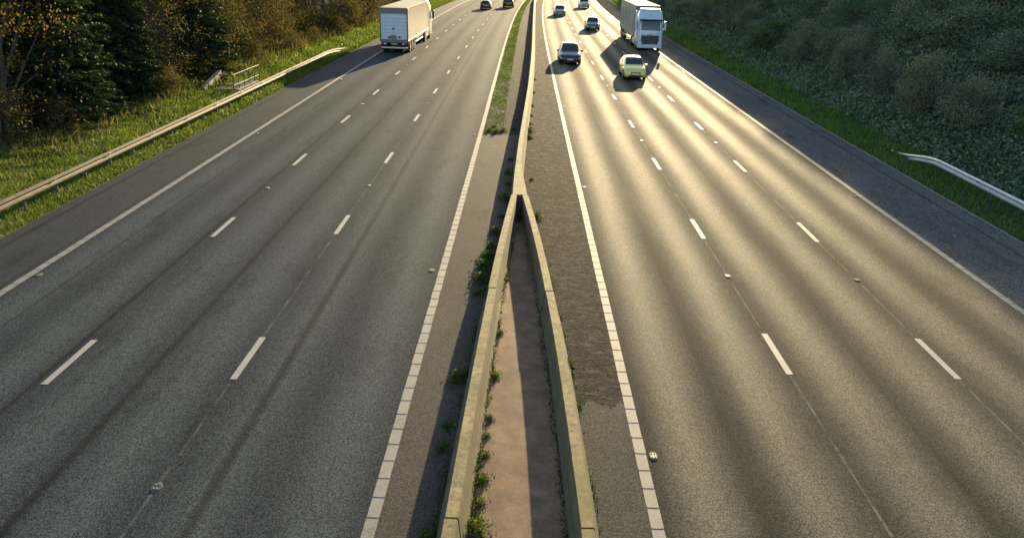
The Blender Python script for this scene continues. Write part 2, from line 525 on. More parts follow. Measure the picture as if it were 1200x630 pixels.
def across(f, g, n=24): return [(lambda y, q=k / n: f(y) * (1 - q) + g(y) * q) for k in range(n + 1)]
res_l1 = sheet('central_reserve_left', across(lm, bmid), zero, MAT['patch'], ysA, rag=38.7)
res_l2 = sheet('gravel_strip_left', across(lm, bmid), zero, MAT['gravel'], ysB, rag=38.7)
res_r1 = sheet('central_reserve_right', across(bmid, rm), zero, MAT['patch_r'], ysC, rag=13.6)
res_r2 = sheet('gravel_strip_right', across(bmid, rm), zero, MAT['coarse'], ysD, rag=13.6)

# raised concrete floor between the two barriers
ch_y = [y for y in YS if y < YV - .3] + [YV - .05]
mb = MB()
for k, y in enumerate(ch_y[:-1]):
    y2 = ch_y[k + 1]
    a, b_, c_, d_ = bl(y), br(y), bl(y2), br(y2)
    mb.add([(a, y, .15), (b_, y, .15), (d_, y2, .15), (c_, y2, .15)], [(0, 1, 2, 3)])
chan = mb.build('barrier_channel_floor', MAT['slab'])
chan['kind'] = 'structure'

# ---- painted lines and studs, each piece a child of its carriageway
def block_mesh():
    m = MB()
    m.box(-.10, .10, -.25, .215, .0005, .0045)
    m.cbox(-.098, .098, .213, .249, .0008, .010, .003)
    return m.mesh('line_block', MAT['paint_edge'])
blockm = block_mesh()
def edge_line(road, lat, h, ya, yb):
    n = int((yb - ya) / .5)
    for k in range(n):
        y = ya + k * .5
        b = link('line_block', blockm, road, (lat + h(y) + random.uniform(-.004, .004), y, 0), heading(h, y))
    for (p, q, nm) in ((Y0, ya - .25, 0), (ya + n * .5 - .25, Y1, 1)):
        ys = np.linspace(p, q, 90)
        m = MB()
        m.sweep([(lat + h(y), y) for y in ys], [(-.10, .0005), (-.10, .0045), (.10, .0045), (.10, .0005)])
        m.build('edge_line', MAT['paint_edge'], road)
edge_line(road_l, LAT['LM'], hL, 8.25, 46)
edge_line(road_r, LAT['RM'], hR, 8.25, 46)
edge_line(road_l, LAT['LE'], hL, 16.25, 50)
edge_line(road_r, LAT['RE'], hR, 18.25, 52)

m = MB()
m.cbox(-.075, .075, -1.0, 1.0, .0005, .006, .003)
dashm = m.mesh('lane_dash', MAT['paint'])
def dashes(road, lat, h, y0, step):
    for k in range(-4, 32):
        y = y0 + step * k
        d = link('lane_dash', dashm, road, (lat + h(y), y, 0), heading(h, y))
        d.scale = (random.uniform(.93, 1.05), random.uniform(.95, 1.03), 1)
dashes(road_l, LAT['L1'], hL, 14.55, 8.95)
dashes(road_l, LAT['L2'], hL, 15.0, 9.13)
dashes(road_r, LAT['R1'], hR, 16.1, 8.83)
dashes(road_r, LAT['R2'], hR, 16.15, 8.83)

def stud_meshes():
    rim = MB()   # worn oval surround set flush in the road
    pts = []
    N = 18
    for rr, z in ((1.0, .0008), (.97, .010), (.72, .013), (.68, .004)):
        for k in range(N):
            a = 2 * math.pi * k / N
            pts.append((.085 * rr * math.cos(a) * (1 + .06 * math.cos(3 * a)), .13 * rr * math.sin(a), z))
    fs = []
    for i in range(3):
        for k in range(N):
            j = (k + 1) % N
            fs.append((i * N + k, i * N + j, (i + 1) * N + j, (i + 1) * N + k))
    fs.append(tuple(3 * N + k for k in range(N)))
    rim.add(pts, fs)
    body = MB(); body.cbox(-.055, .055, -.085, .085, .004, .018, .006)
    lens = MB()
    for sx in (-.026, .026):
        for sy in (-1, 1):
            lens.box(sx - .013, sx + .013, sy * .05 - .02, sy * .05 + .02, .0175, .024)
    return rim.mesh('road_stud', MAT['stud_rim']), body.mesh('stud_body', MAT['iron']), lens.mesh('reflector', MAT['lens'])
SM = stud_meshes()
def studs(road, lat, h, y0, step, n=11):
    for k in range(n):
        y = y0 + step * k
        r = link('road_stud', SM[0], road, (lat + h(y), y, 0), heading(h, y))
        b = link('stud_body', SM[1], r)
        link('reflector', SM[2], r)
studs(road_l, LAT['L2'], hL, 10.5, 18.26)
studs(road_l, LAT['L1'], hL, 10.05, 17.95)
studs(road_l, LAT['LM'] - .3, hL, 20.4, 18.1)
studs(road_l, LAT['LE'] - .0 + .24, hL, 19.1, 18.1)
studs(road_r, LAT['R1'], hR, 20.75, 17.66)
studs(road_r, LAT['R2'], hR, 20.8, 17.66)
studs(road_r, LAT['RM'] + .22, hR, 11.9, 17.66)
studs(road_r, LAT['RE'] - .24, hR, 11.9, 17.66)

# pale concrete edging at the back of the right hard shoulder, and a thin one on the left
def strip(name, parent, lat, h, wd, z1, mat, ys=YS):
    m = MB()
    m.sweep([(lat + h(y), y) for y in ys], [(-wd / 2, .0), (-wd / 2, z1), (wd / 2, z1), (wd / 2, .0)])
    return m.build(name, mat, parent)
strip('edging_strip', sho_r, LAT['RH'], hR, .10, .03, MAT['wing'])

# ------------------------------------------------------------------ terrain
def vnoise(x, y, s=1.0, seed=0):
    return (math.sin(x * .9 * s + seed) * math.cos(y * .7 * s + seed * 1.7) + .6 * math.sin(x * 2.1 * s + y * 1.3 * s + seed * .6)
            + .35 * math.sin(y * 3.3 * s - x * 2.7 * s + seed)) / 1.95
def zl(x, y):
    d = LAT['LH'] + hL(y) - x
    if d <= 0: return -.02
    z = -.02 + min(d, .5) * .08
    if d > 1.6: z += .10 * (min(d, 9) - 1.6)
    if d > 9: z += .30 * (min(d, 30) - 9)
    return z + min(1, d / 2.0) * .07 * vnoise(x, y, 1.0, 3)
def zr(x, y):
    d = x - (LAT['RH'] + hR(y))
    if d <= 0: return -.02
    z = -.02 + min(d, .5) * .08
    if d > .8: z += .10 * (min(d, 2.6) - .8)
    if d > 2.6: z += .62 * (min(d, 18) - 2.6)
    if d > 18: z += .12 * (min(d, 60) - 18)
    return z + min(1, d / 2.0) * .10 * vnoise(x, y, .8, 5) + max(0, min(1, (d - 3) / 3)) * .40 * vnoise(x, y, .55, 8)
def terrain(name, ds, h, lat, sgn, zf, mat):
    ys = list(np.arange(Y0, 130, 1.5)) + list(np.arange(130, Y1 + 1, 6.0))
    vs, fs = [], []
    n = len(ds)
    for y in ys:
        for d in ds:
            x = lat + h(y) + sgn * d
            vs.append((x, y, zf(x, y) if d > 0 else -.02))
    for i in range(len(ys) - 1):
        for k in range(n - 1):
            q = (i * n + k, i * n + k + 1, (i + 1) * n + k + 1, (i + 1) * n + k)
            fs.append(q if sgn > 0 else tuple(reversed(q)))
    me = bpy.data.meshes.new(name)
    me.from_pydata(vs, [], fs)
    me.materials.append(mat)
    me.polygons.foreach_set('use_smooth', [True] * len(fs))
    o = link(name, me); o['kind'] = 'structure'
    return o
ds = [-.3, .0, .25, .5, 1, 1.6, 2.2, 2.6, 3.2, 4, 5, 6, 7, 8, 9, 10, 11.5, 13, 15, 18, 22, 26, 30, 40, 60, 120]
terrain('bank_left', ds, hL, LAT['LH'], -1, zl, MAT['soil_l'])
terrain('bank_right', ds, hR, LAT['RH'], 1, zr, MAT['soil_r'])
g = MB(); g.add([(-3000, -1500, -1.2), (3000, -1500, -1.2), (3000, 4000, -1.2), (-3000, 4000, -1.2)], [(0, 1, 2, 3)])
gr = g.build('ground', MAT['soil_g']); gr['kind'] = 'structure'

# ------------------------------------------------------------------ concrete barriers
PROF_WIDE = [(-.27, -.01), (-.265, .085), (-.15, .26), (-.105, .69), (-.09, .72), (.09, .72), (.105, .69), (.15, .26), (.265, .085), (.27, -.01)]
PROF_SLIM = [(-.19, -.01), (-.185, .085), (-.15, .26), (-.105, .69), (-.09, .72), (.09, .72), (.105, .69), (.15, .26), (.185, .085), (.19, -.01)]
def lerp_prof(a, b, t):
    return [(p[0] + (q[0] - p[0]) * t, p[1] + (q[1] - p[1]) * t) for p, q in zip(a, b)]
def segment(parent, f, ya, yb, wide_fn, dz=0.0, dx=0.0):
    ys = np.linspace(ya, yb, max(6, int((yb - ya) / .6)))
    m = MB()
    m.sweep([(f(y) + dx, y, dz) for y in ys], [lerp_prof(PROF_SLIM, PROF_WIDE, wide_fn(y)) for y in ys])
    o = m.build('barrier_segment', MAT['barrier'], parent)
    return o
wide = lambda y: 1.0 if y < 17.7 else max(0.0, 1 - (y - 17.7) / .5)
bar_l = tag(empty('concrete_barrier', (0, 0, 0)), 'left concrete barrier branch beside the dark reserve, splitting off towards the camera', 'barrier', 'central reserve barriers')
bar_r = tag(empty('concrete_barrier', (0, 0, 0)), 'right concrete barrier branch beside the gravelly strip, splitting off towards the camera', 'barrier', 'central reserve barriers')
bar_f = tag(empty('concrete_barrier', (0, 0, 0)), 'single far concrete barrier running off between the two carriageways', 'barrier', 'central reserve barriers')
def cuts(a, b, step):
    out = []
    while a < b - .5:
        out.append((a, min(a + step, b))); a += step
    return out
JL = [-24, -15.8, -7.5, .75, 8.93 * KB, 17.2 * KB, YV - .02]
JR = [-24.1, -15.9, -7.6, .65, 8.83 * KB, 17.12 * KB, YV - .02]
for J, f, par in ((JL, bl, bar_l), (JR, br, bar_r)):
    for k, (a, b) in enumerate(zip(J, J[1:])):
        segment(par, f, a + .02, b - .02, wide, dz=(0, .006, -.004, .003)[k % 4], dx=(0, .008, -.006)[k % 3])
# wedge where the two branches join
ys = np.linspace(YV, 29.7 * KB, 12)
m = MB()
profs = []
for y in ys:
    t = 1 - (y - YV) / (29.7 * KB - YV)
    e = .155 * t
    profs.append([(o - e if o < 0 else o + e, z) for (o, z) in PROF_SLIM])
m.sweep([(bf(y), y) for y in ys], profs)
m.build('barrier_wedge', MAT['barrier'], bar_f)
for k, (a, b) in enumerate(cuts(29.7 * KB + .03, 330, 9.0)):
    segment(bar_f, bf, a + .01, b - .01, lambda y: .3, dz=(0, .005, -.003)[k % 3])

# ------------------------------------------------------------------ steel crash barriers
WB = [(0, .0), (.025, .012), (.075, .045), (.08, .085), (.03, .125), (.015, .155), (.03, .185), (.08, .225), (.075, .265), (.025, .298), (0, .31)]
def wprof(sgn):
    out = [(sgn * (o - .04), z) for o, z in WB]
    back = [(sgn * (o - .045), z) for o, z in reversed(WB)]
    return out + back
def crash_barrier(name_label, xf, ya, yb, yend, sgn, zt, zf, mat, post_step, group):
    root = tag(empty('crash_barrier', (xf((ya + yb) / 2), (ya + yb) / 2, 0)), name_label, 'crash barrier', group)
    ox, oy = root.location.x, root.location.y
    zb = zt - .31
    def put(ys, zs, nm, off=0.0):
        m = MB()
        pr = wprof(sgn)
        m.sweep([(xf(y) + off - ox, y - oy, z) for y, z in zip(ys, zs)], pr)
        return m.build(nm, mat, root)
    a = ya; k = 0
    while a < yb - .1:
        b = min(a + 3.8, yb)
        put(np.linspace(a, b + (.25 if b < yb else 0), 6), [zb + (.003 if k % 2 else 0)] * 6, 'rail', off=sgn * (.004 if k % 2 else 0))
        a = b; k += 1
    t = np.linspace(0, 1, 12)
    put([yb + (yend - yb) * q for q in t], [zb + (-.22 - zb + .05) * (q * q * (3 - 2 * q)) for q in t], 'ramped_end', off=0)
    y = ya + .4
    while y < yb + (yend - yb) * .55:
        zz = zt if y <= yb else zt - .5 * (y - yb) / (yend - yb)
        x = xf(y) - sgn * .16
        m = MB()
        g0 = zf(x, y) - .3
        x -= ox
        m.box(x - .05, x + .05, y - oy - .03, y - oy + .03, g0, zz - .05)
        x2 = x + sgn * .085
        m.box(min(x2 - .034, x2 + .034), max(x2 - .034, x2 + .034), y - oy - .05, y - oy + .05, zz - .25, zz - .08)
        m.build('post', MAT['galv_dull'], root)
        y += post_step
    # bolts at the splices
    a = ya; 
    while a < yb:
        m = MB()
        xa, xb = sorted((xf(a) - ox + sgn * .036, xf(a) - ox + sgn * .052))
        m.cbox(xa, xb, a - oy + .02, a - oy + .22, zb + .20, zb + .25, .004)
        m.build('bolt_plate', MAT['iron'], root)
        a += 3.8
    return root
crash_barrier('long galvanised crash barrier on the grass beside the left hard shoulder', lambda y: -16.33 + hL(y) * .6, -12, 65.5, 75.5, 1, .70, zl, MAT['galv'], 1.9, 'steel crash barriers')
crash_barrier('short bright steel crash barrier at the foot of the shaded right bank', lambda y: 17.55 + hR(y) * .3, -12, 33.0, 37.6, -1, .72, zr, MAT['rail_r'], 2.4, 'steel crash barriers')

# ------------------------------------------------------------------ railing and wing wall behind the left crash barrier
gz = zl(-17.9, 50)
rl = tag(empty('guard_railing', (-17.85, 50.2, gz)), 'thin grey tube railing behind the left crash barrier', 'railing')
for (z, nm) in ((1.1, 'top_rail'), (.48, 'lower_rail')):
    m = MB(); m.tube([(.02, -2.5, z), (-.02, 2.3, z)], .032, 6); m.build(nm, MAT['galv_dull'], rl)
for k in range(6):
    y = -2.5 + k * .96
    m = MB(); m.tube([(0, y, -.25), (0, y, 1.1)], .03, 6); m.build('railing_post', MAT['galv_dull'], rl)
for z in (1.08, .48):
    m = MB(); m.tube([(.0, -2.5, z), (-1.1, -2.45, z)], .028, 6); m.build('return_rail', MAT['galv_dull'], rl)
m = MB(); m.tube([(-1.1, -2.45, -.1), (-1.1, -2.45, 1.1)], .03, 6); m.build('railing_post', MAT['galv_dull'], rl)
ww = tag(empty('wing_wall', (-19.4, 49.3, zl(-19.4, 49.3))), 'low pale concrete wall sloping beside the tube railing', 'wall')
m = MB()
a, b_ = Vector((-.25, -1.9, 0)), Vector((-.4, 1.5, 0))
d = (b_ - a).normalized(); q = Vector((d.y, -d.x, 0)) * .12
vs = []
for p, zt in ((a, .2), (b_, .8)):
    for s in (-1, 1):
        for z in (-.4, zt):
            vs.append(p + q * s + Vector((0, 0, z)))
m.add(vs, [(0, 1, 3, 2), (4, 6, 7, 5), (0, 4, 5, 1), (2, 3, 7, 6), (1, 5, 7, 3), (0, 2, 6, 4)])
m.build('wall_face', MAT['wing'], ww)
m = MB(); m.cbox(.2, 1.7, -1.2, 2.6, -.3, .05, .03); m.build('platform_slab', MAT['wing'], ww)

# ------------------------------------------------------------------ vehicles
def paintmat(name, col, metal=.2, rough=.3):
    m, t, b = new_mat(name)
    b.inputs['Base Color'].default_value = (*col, 1)
    tc = t.nodes.new('ShaderNodeTexCoord').outputs['Object']
    f = noise(t, tc, 3.0, 4, .6)
    t.links.new(ramp(t, f, [(.3, tuple(c * .9 for c in col)), (.7, tuple(min(1, c * 1.08) for c in col))]), b.inputs['Base Color'])
    t.links.new(ramp(t, f, [(.3, rough * .8), (.7, rough * 1.3)]), b.inputs['Roughness'])
    b.inputs['Metallic'].default_value = metal
    b.inputs['Coat Weight'].default_value = .6
    b.inputs['Coat Roughness'].default_value = .08
    return m

def crom(p, t):
    n = len(p)
    i = min(int(t), n - 2); u = t - i
    p0, p1, p2, p3 = p[max(i - 1, 0)], p[i], p[i + 1], p[min(i + 2, n - 1)]
    return .5 * ((2 * p1) + (-p0 + p2) * u + (2 * p0 - 5 * p1 + 4 * p2 - p3) * u * u + (-p0 + 3 * p1 - 3 * p2 + p3) * u ** 3)

def car(label, cat, group, loc, rz, L, W, H, style, body_col, plate, roof_rack=False, metal=.2):
    """local +y is the front. style gives stations (y fraction from front, half width factor, bottom z, belt z, top z, top half width factor)"""
    root = tag(empty('car', loc, rz), label, cat, group)
    bm_ = paintmat('car_paint', body_col, metal)
    hw = W / 2
    secs = []
    for (fy, wf, zb, zs, zt, tf) in style:
        y = L / 2 - fy * L
        w_, t_ = hw * wf, hw * tf
        secs.append(np.array([(w_ * .80, y, zb), (w_ * .97, y, zb + .06), (w_, y, zb + (zs - zb) * .42), (w_, y, zb + (zs - zb) * .80), (w_ * .95, y, zs),
                              (t_ + (w_ * .95 - t_) * .12, y, zs + (zt - zs) * .86), (t_ * .86, y, zt - (zt - zs) * .03), (0, y, zt)]))
    secs = np.array(secs)          # station, ring, xyz
    ns, nr = secs.shape[0], secs.shape[1]
    def P(s, t):
        ring = np.array([crom(list(secs[:, k, :]), s) for k in range(nr)])
        return crom(list(ring), t)
    SS = np.linspace(0, ns - 1, (ns - 1) * 3 + 1)
    TT = np.linspace(0, nr - 1, (nr - 1) * 2 + 1)
    grid = np.array([[P(s, t) for t in TT] for s in SS])
    vs, fs = [], []
    full = []
    for i in range(len(SS)):
        row = [tuple(p) for p in grid[i]] + [(-p[0], p[1], p[2]) for p in grid[i][-2::-1]]
        full.append(row)
    nn = len(full[0])
    for r_ in full: vs += r_
    for i in range(len(SS) - 1):
        for k in range(nn - 1):
            fs.append((i * nn + k, i * nn + k + 1, (i + 1) * nn + k + 1, (i + 1) * nn + k))
        fs.append((i * nn + nn - 1, i * nn, (i + 1) * nn, (i + 1) * nn + nn - 1))
    fs.append(tuple(reversed(range(nn))))
    fs.append(tuple((len(SS) - 1) * nn + k for k in range(nn)))
    MB().add(vs, fs).build('body', bm_, root, smooth=True)
    def patch(nm, s0, s1, t0, t1, mat, off=.012, side=0, ns_=6, nt_=5):
        """side 0 spans both halves over the centre line, +1 / -1 one half"""
        m = MB(); pv = []
        ts = list(np.linspace(t0, t1, nt_))
        for s in np.linspace(s0, s1, ns_):
            row = []
            for t in ts:
                p = P(s, t)
                e1 = P(min(s + .05, ns - 1), t) - P(max(s - .05, 0), t)
                e2 = P(s, min(t + .05, nr - 1)) - P(s, max(t - .05, 0))
                nrm = np.cross(e2, e1); ln = np.linalg.norm(nrm)
                nrm = nrm / ln if ln > 1e-9 else np.array((0, 0, 1.0))
                cen = np.array((0, p[1], H * .45))
                if np.dot(nrm, p - cen) < 0: nrm = -nrm
                row.append(p + nrm * off)
            if side == 0: row = row + [np.array((-p[0], p[1], p[2])) for p in row[-2::-1]]
            if side == -1: row = [np.array((-p[0], p[1], p[2])) for p in row]
            pv.append(row)
        n2 = len(pv[0])
        flat = [tuple(p) for r_ in pv for p in r_]
        ff = [(i * n2 + k, i * n2 + k + 1, (i + 1) * n2 + k + 1, (i + 1) * n2 + k) for i in range(ns_ - 1) for k in range(n2 - 1)]
        return m.add(flat, ff).build(nm, mat, root, smooth=True)
    # station numbers: 3 = foot of windscreen, 4 = top of windscreen, 6 = top of rear window, 7 = foot of rear window
    patch('windscreen', 3.08, 3.93, 5.25, 7, MAT['glass'])
    patch('rear_window', 6.08, 6.8, 5.3, 7, MAT['glass'])
    for sd in (1, -1):
        patch('side_window', 3.62, 4.75, 4.15, 5.05, MAT['glass'], side=sd)
        patch('side_window', 4.82, 6.0, 4.15, 5.05, MAT['glass'], side=sd)
        patch('headlight', .35, 1.25, 3.05, 4.0, MAT['lamp'], .015, side=sd)
        patch('tail_light', 7.3, 8.6, 3.0, 4.2, MAT['tail'], .015, side=sd)
        m = MB(); x = sd * (hw + .085)
        yy = P(3.55, 4)[1]
        m.cbox(x - .10, x + .10, yy - .06, yy + .06, H * .60, H * .60 + .15, .03)
        m.build('door_mirror', bm_, root, smooth=False)
        for yf in (.19, .80):
            y = L / 2 - yf * L
            wr = .335
            m = MB(); x0 = sd * (hw - .20); x1 = sd * (hw + .012)
            m.disc_x(min(x0, x1), max(x0, x1), y, wr, wr * .9, wr, 20, .0)
            wh = m.build('wheel', MAT['tyre'], root)
            m = MB(); xr = sd * (hw + .014)
            m.disc_x(min(xr, xr + sd * .012), max(xr, xr + sd * .012), y, wr, wr * .60, wr * .64, 18)
            m.build('rim', MAT['rim'], wh)
            m = MB(); xa = sd * (hw + .004)   # dark arch round the wheel
            N = 14; av = []
            for k in range(N + 1):
                a = math.pi * (k / N) * 1.12 - .06 * math.pi
                for rr in (wr * .9, wr * 1.22):
                    av.append((xa, y + rr * math.cos(a), max(.18, wr + rr * math.sin(a))))
            m.add(av, [(2 * k, 2 * k + 1, 2 * k + 3, 2 * k + 2) for k in range(N)])
            m.build('wheel_arch', MAT['black'], root)
    yf = L / 2 + .012
    zb = style[1][2]
    zn = style[0][4]
    m = MB(); m.cbox(-hw * .62, hw * .62, yf - .06, yf, zb + .02, zb + .16, .02); m.build('lower_grille', MAT['black'], root)
    m = MB(); m.cbox(-hw * .42, hw * .42, yf - .06, yf + .004, zn - .20, zn - .06, .02); m.build('grille', MAT['black'], root)
    m = MB(); m.box(-.26, .26, yf - .02, yf + .02, zb + .19, zb + .31); m.build('number_plate', MAT['plate_w'], root)
    yr = -L / 2 - .012
    m = MB(); m.box(-.26, .26, yr - .015, yr + .05, .62, .74); m.build('number_plate', MAT['plate_y'], root)
    m = MB(); m.cbox(-hw * .8, hw * .8, yr, yr + .06, .24, .42, .02); m.build('rear_bumper', MAT['black'], root)
    if roof_rack:
        for sd in (1, -1):
            m = MB()
            a, b_ = P(4.3, 5.8), P(5.9, 5.8)
            m.tube([(sd * a[0], a[1], a[2] + .03), (sd * b_[0], b_[1], b_[2] + .03)], .02, 6)
            m.build('roof_rail', MAT['black'], root)
    return root
HATCH = lambda H: [(0, .74, .26, .50, .62, .60), (.025, .90, .20, .60, .70, .72), (.10, .98, .18, .74, .84, .78), (.26, 1.0, .18, .88, .97, .78),
                   (.45, 1.0, .18, .93, H - .02, .66), (.62, 1.0, .18, .95, H, .67), (.88, .99, .19, .98, H - .07, .62), (.975, .95, .24, .92, 1.02, .68), (1.0, .86, .30, .60, .78, .70)]
SUV = lambda H: [(0, .78, .30, .60, .76, .66), (.02, .92, .24, .72, .86, .76), (.10, .98, .22, .88, .98, .80), (.25, 1.0, .22, 1.02, 1.08, .80),
                 (.40, 1.0, .22, 1.05, H - .03, .70), (.62, 1.0, .22, 1.07, H, .70), (.91, .99, .24, 1.08, H - .08, .66), (.98, .96, .28, 1.02, 1.12, .72), (1.0, .88, .34, .70, .90, .74)]
CARS = 'cars on the motorway'
PI = math.pi
def rhead(Y): return PI + heading(hR, Y)
car('dark blue grey hatchback, nearer of two cars in the lane beside the barrier', 'car', CARS, (3.28, 69.3, 0), rhead(69), 4.45, 1.82, 1.55, HATCH(1.55), (.012, .017, .022), 'w', metal=.5)
car('pale yellow green hatchback driving in front of the white lorry', 'car', CARS, (7.75, 61.3, 0), rhead(61), 4.0, 1.68, 1.46, HATCH(1.46), (.85, .66, .12), 'w', metal=.0)
car('small dark car with pale roof in the middle lane of the sunlit carriageway', 'car', CARS, (7.55, 103.0, 0), rhead(103), 3.95, 1.68, 1.50, HATCH(1.50), (.07, .075, .08), 'w', metal=.6)
car('silver car with dark front far off in the lane beside the central barrier', 'car', CARS, (4.2, 127.5, 0), rhead(127), 4.3, 1.78, 1.50, HATCH(1.50), (.14, .145, .15), 'w', metal=.5)
car('silver off-roader, farthest vehicle on the sunlit carriageway', 'car', CARS, (9.25, 150, 0), rhead(150), 4.6, 1.86, 1.75, SUV(1.75), (.45, .46, .46), 'w', True, metal=.4)
car('dark maroon car seen from behind, far off on the left carriageway', 'car', CARS, (-7.7, 138.0, 0), heading(hL, 138), 4.3, 1.76, 1.50, HATCH(1.50), (.05, .018, .020), 'y', metal=.3)
car('black car seen from behind in the lane beside the far central barrier', 'car', CARS, (-4.15, 144.5, 0), heading(hL, 144), 4.6, 1.86, 1.68, SUV(1.68), (.012, .014, .017), 'y', True, metal=.3)

MAT['cab'] = paintmat('pale_blue_white_cab_paint', (.56, .63, .71), .0, .3)
MAT['cab_w'] = paintmat('off_white_cab_paint', (.45, .43, .39), .0, .35)
MAT['trailer_grey'] = plain('trailer_frame_grey_brown', (.20, .17, .155), .5, var=.15)
MAT['door_blue'] = plain('roller_door_pale_blue', (.62, .70, .78), .45, var=.06, scale=2)
MAT['alu'] = plain('bright_aluminium', (.62, .62, .62), .35, .7)
def curtain_mat(name, a, b_, rough=.5, metal=0.0):
    m, t, b = new_mat(name)
    tc = t.nodes.new('ShaderNodeTexCoord').outputs['Object']
    n1 = noise(t, scaled(t, tc, (1, 1.2, .25)), 2.0, 5, .65)
    t.links.new(ramp(t, n1, [(.3, a), (.7, b_)]), b.inputs['Base Color'])
    b.inputs['Roughness'].default_value = rough
    b.inputs['Metallic'].default_value = metal
    return m
MAT['curtain'] = curtain_mat('grey_trailer_curtain', (.24, .23, .20), (.40, .38, .32))
MAT['roof_cream'] = plain('cream_trailer_roof', (.30, .27, .21), .8, spec=.1, var=.2, scale=1.5)
MAT['side_cream'] = curtain_mat('cream_trailer_side', (.42, .39, .33), (.54, .50, .43), .24, .4)

def rrect(hw, y0, y1, z, r, n=4, cx=0):
    pts = []
    for (cx_, cy_, a0) in ((hw - r, y1 - r, 0), (-hw + r, y1 - r, 90), (-hw + r, y0 + r, 180), (hw - r, y0 + r, 270)):
        for k in range(n + 1):
            a = R(a0 + 90 * k / n)
            pts.append((cx_ + r * math.cos(a), cy_ + r * math.sin(a), z))
    return pts
def loft(m, rings):
    n = len(rings[0]); vs = [p for r_ in rings for p in r_]
    fs = [tuple(reversed(range(n))), tuple((len(rings) - 1) * n + k for k in range(n))]
    for i in range(len(rings) - 1):
        for k in range(n):
            j = (k + 1) % n
            fs.append((i * n + k, i * n + j, (i + 1) * n + j, (i + 1) * n + k))
    return m.add(vs, fs)
def big_wheel(root, x_out, sd, y, r=.5, wd=.30):
    m = MB(); m.disc_x(min(x_out, x_out - sd * wd), max(x_out, x_out - sd * wd), y, r, r * .86, r, 24, .0)
    wh = m.build('wheel', MAT['tyre'], root)
    m = MB(); xr = x_out + sd * .004
    m.disc_x(min(xr, xr + sd * .02), max(xr, xr + sd * .02), y, r, r * .48, r * .54, 20)
    m.build('rim', MAT['rim'], wh)

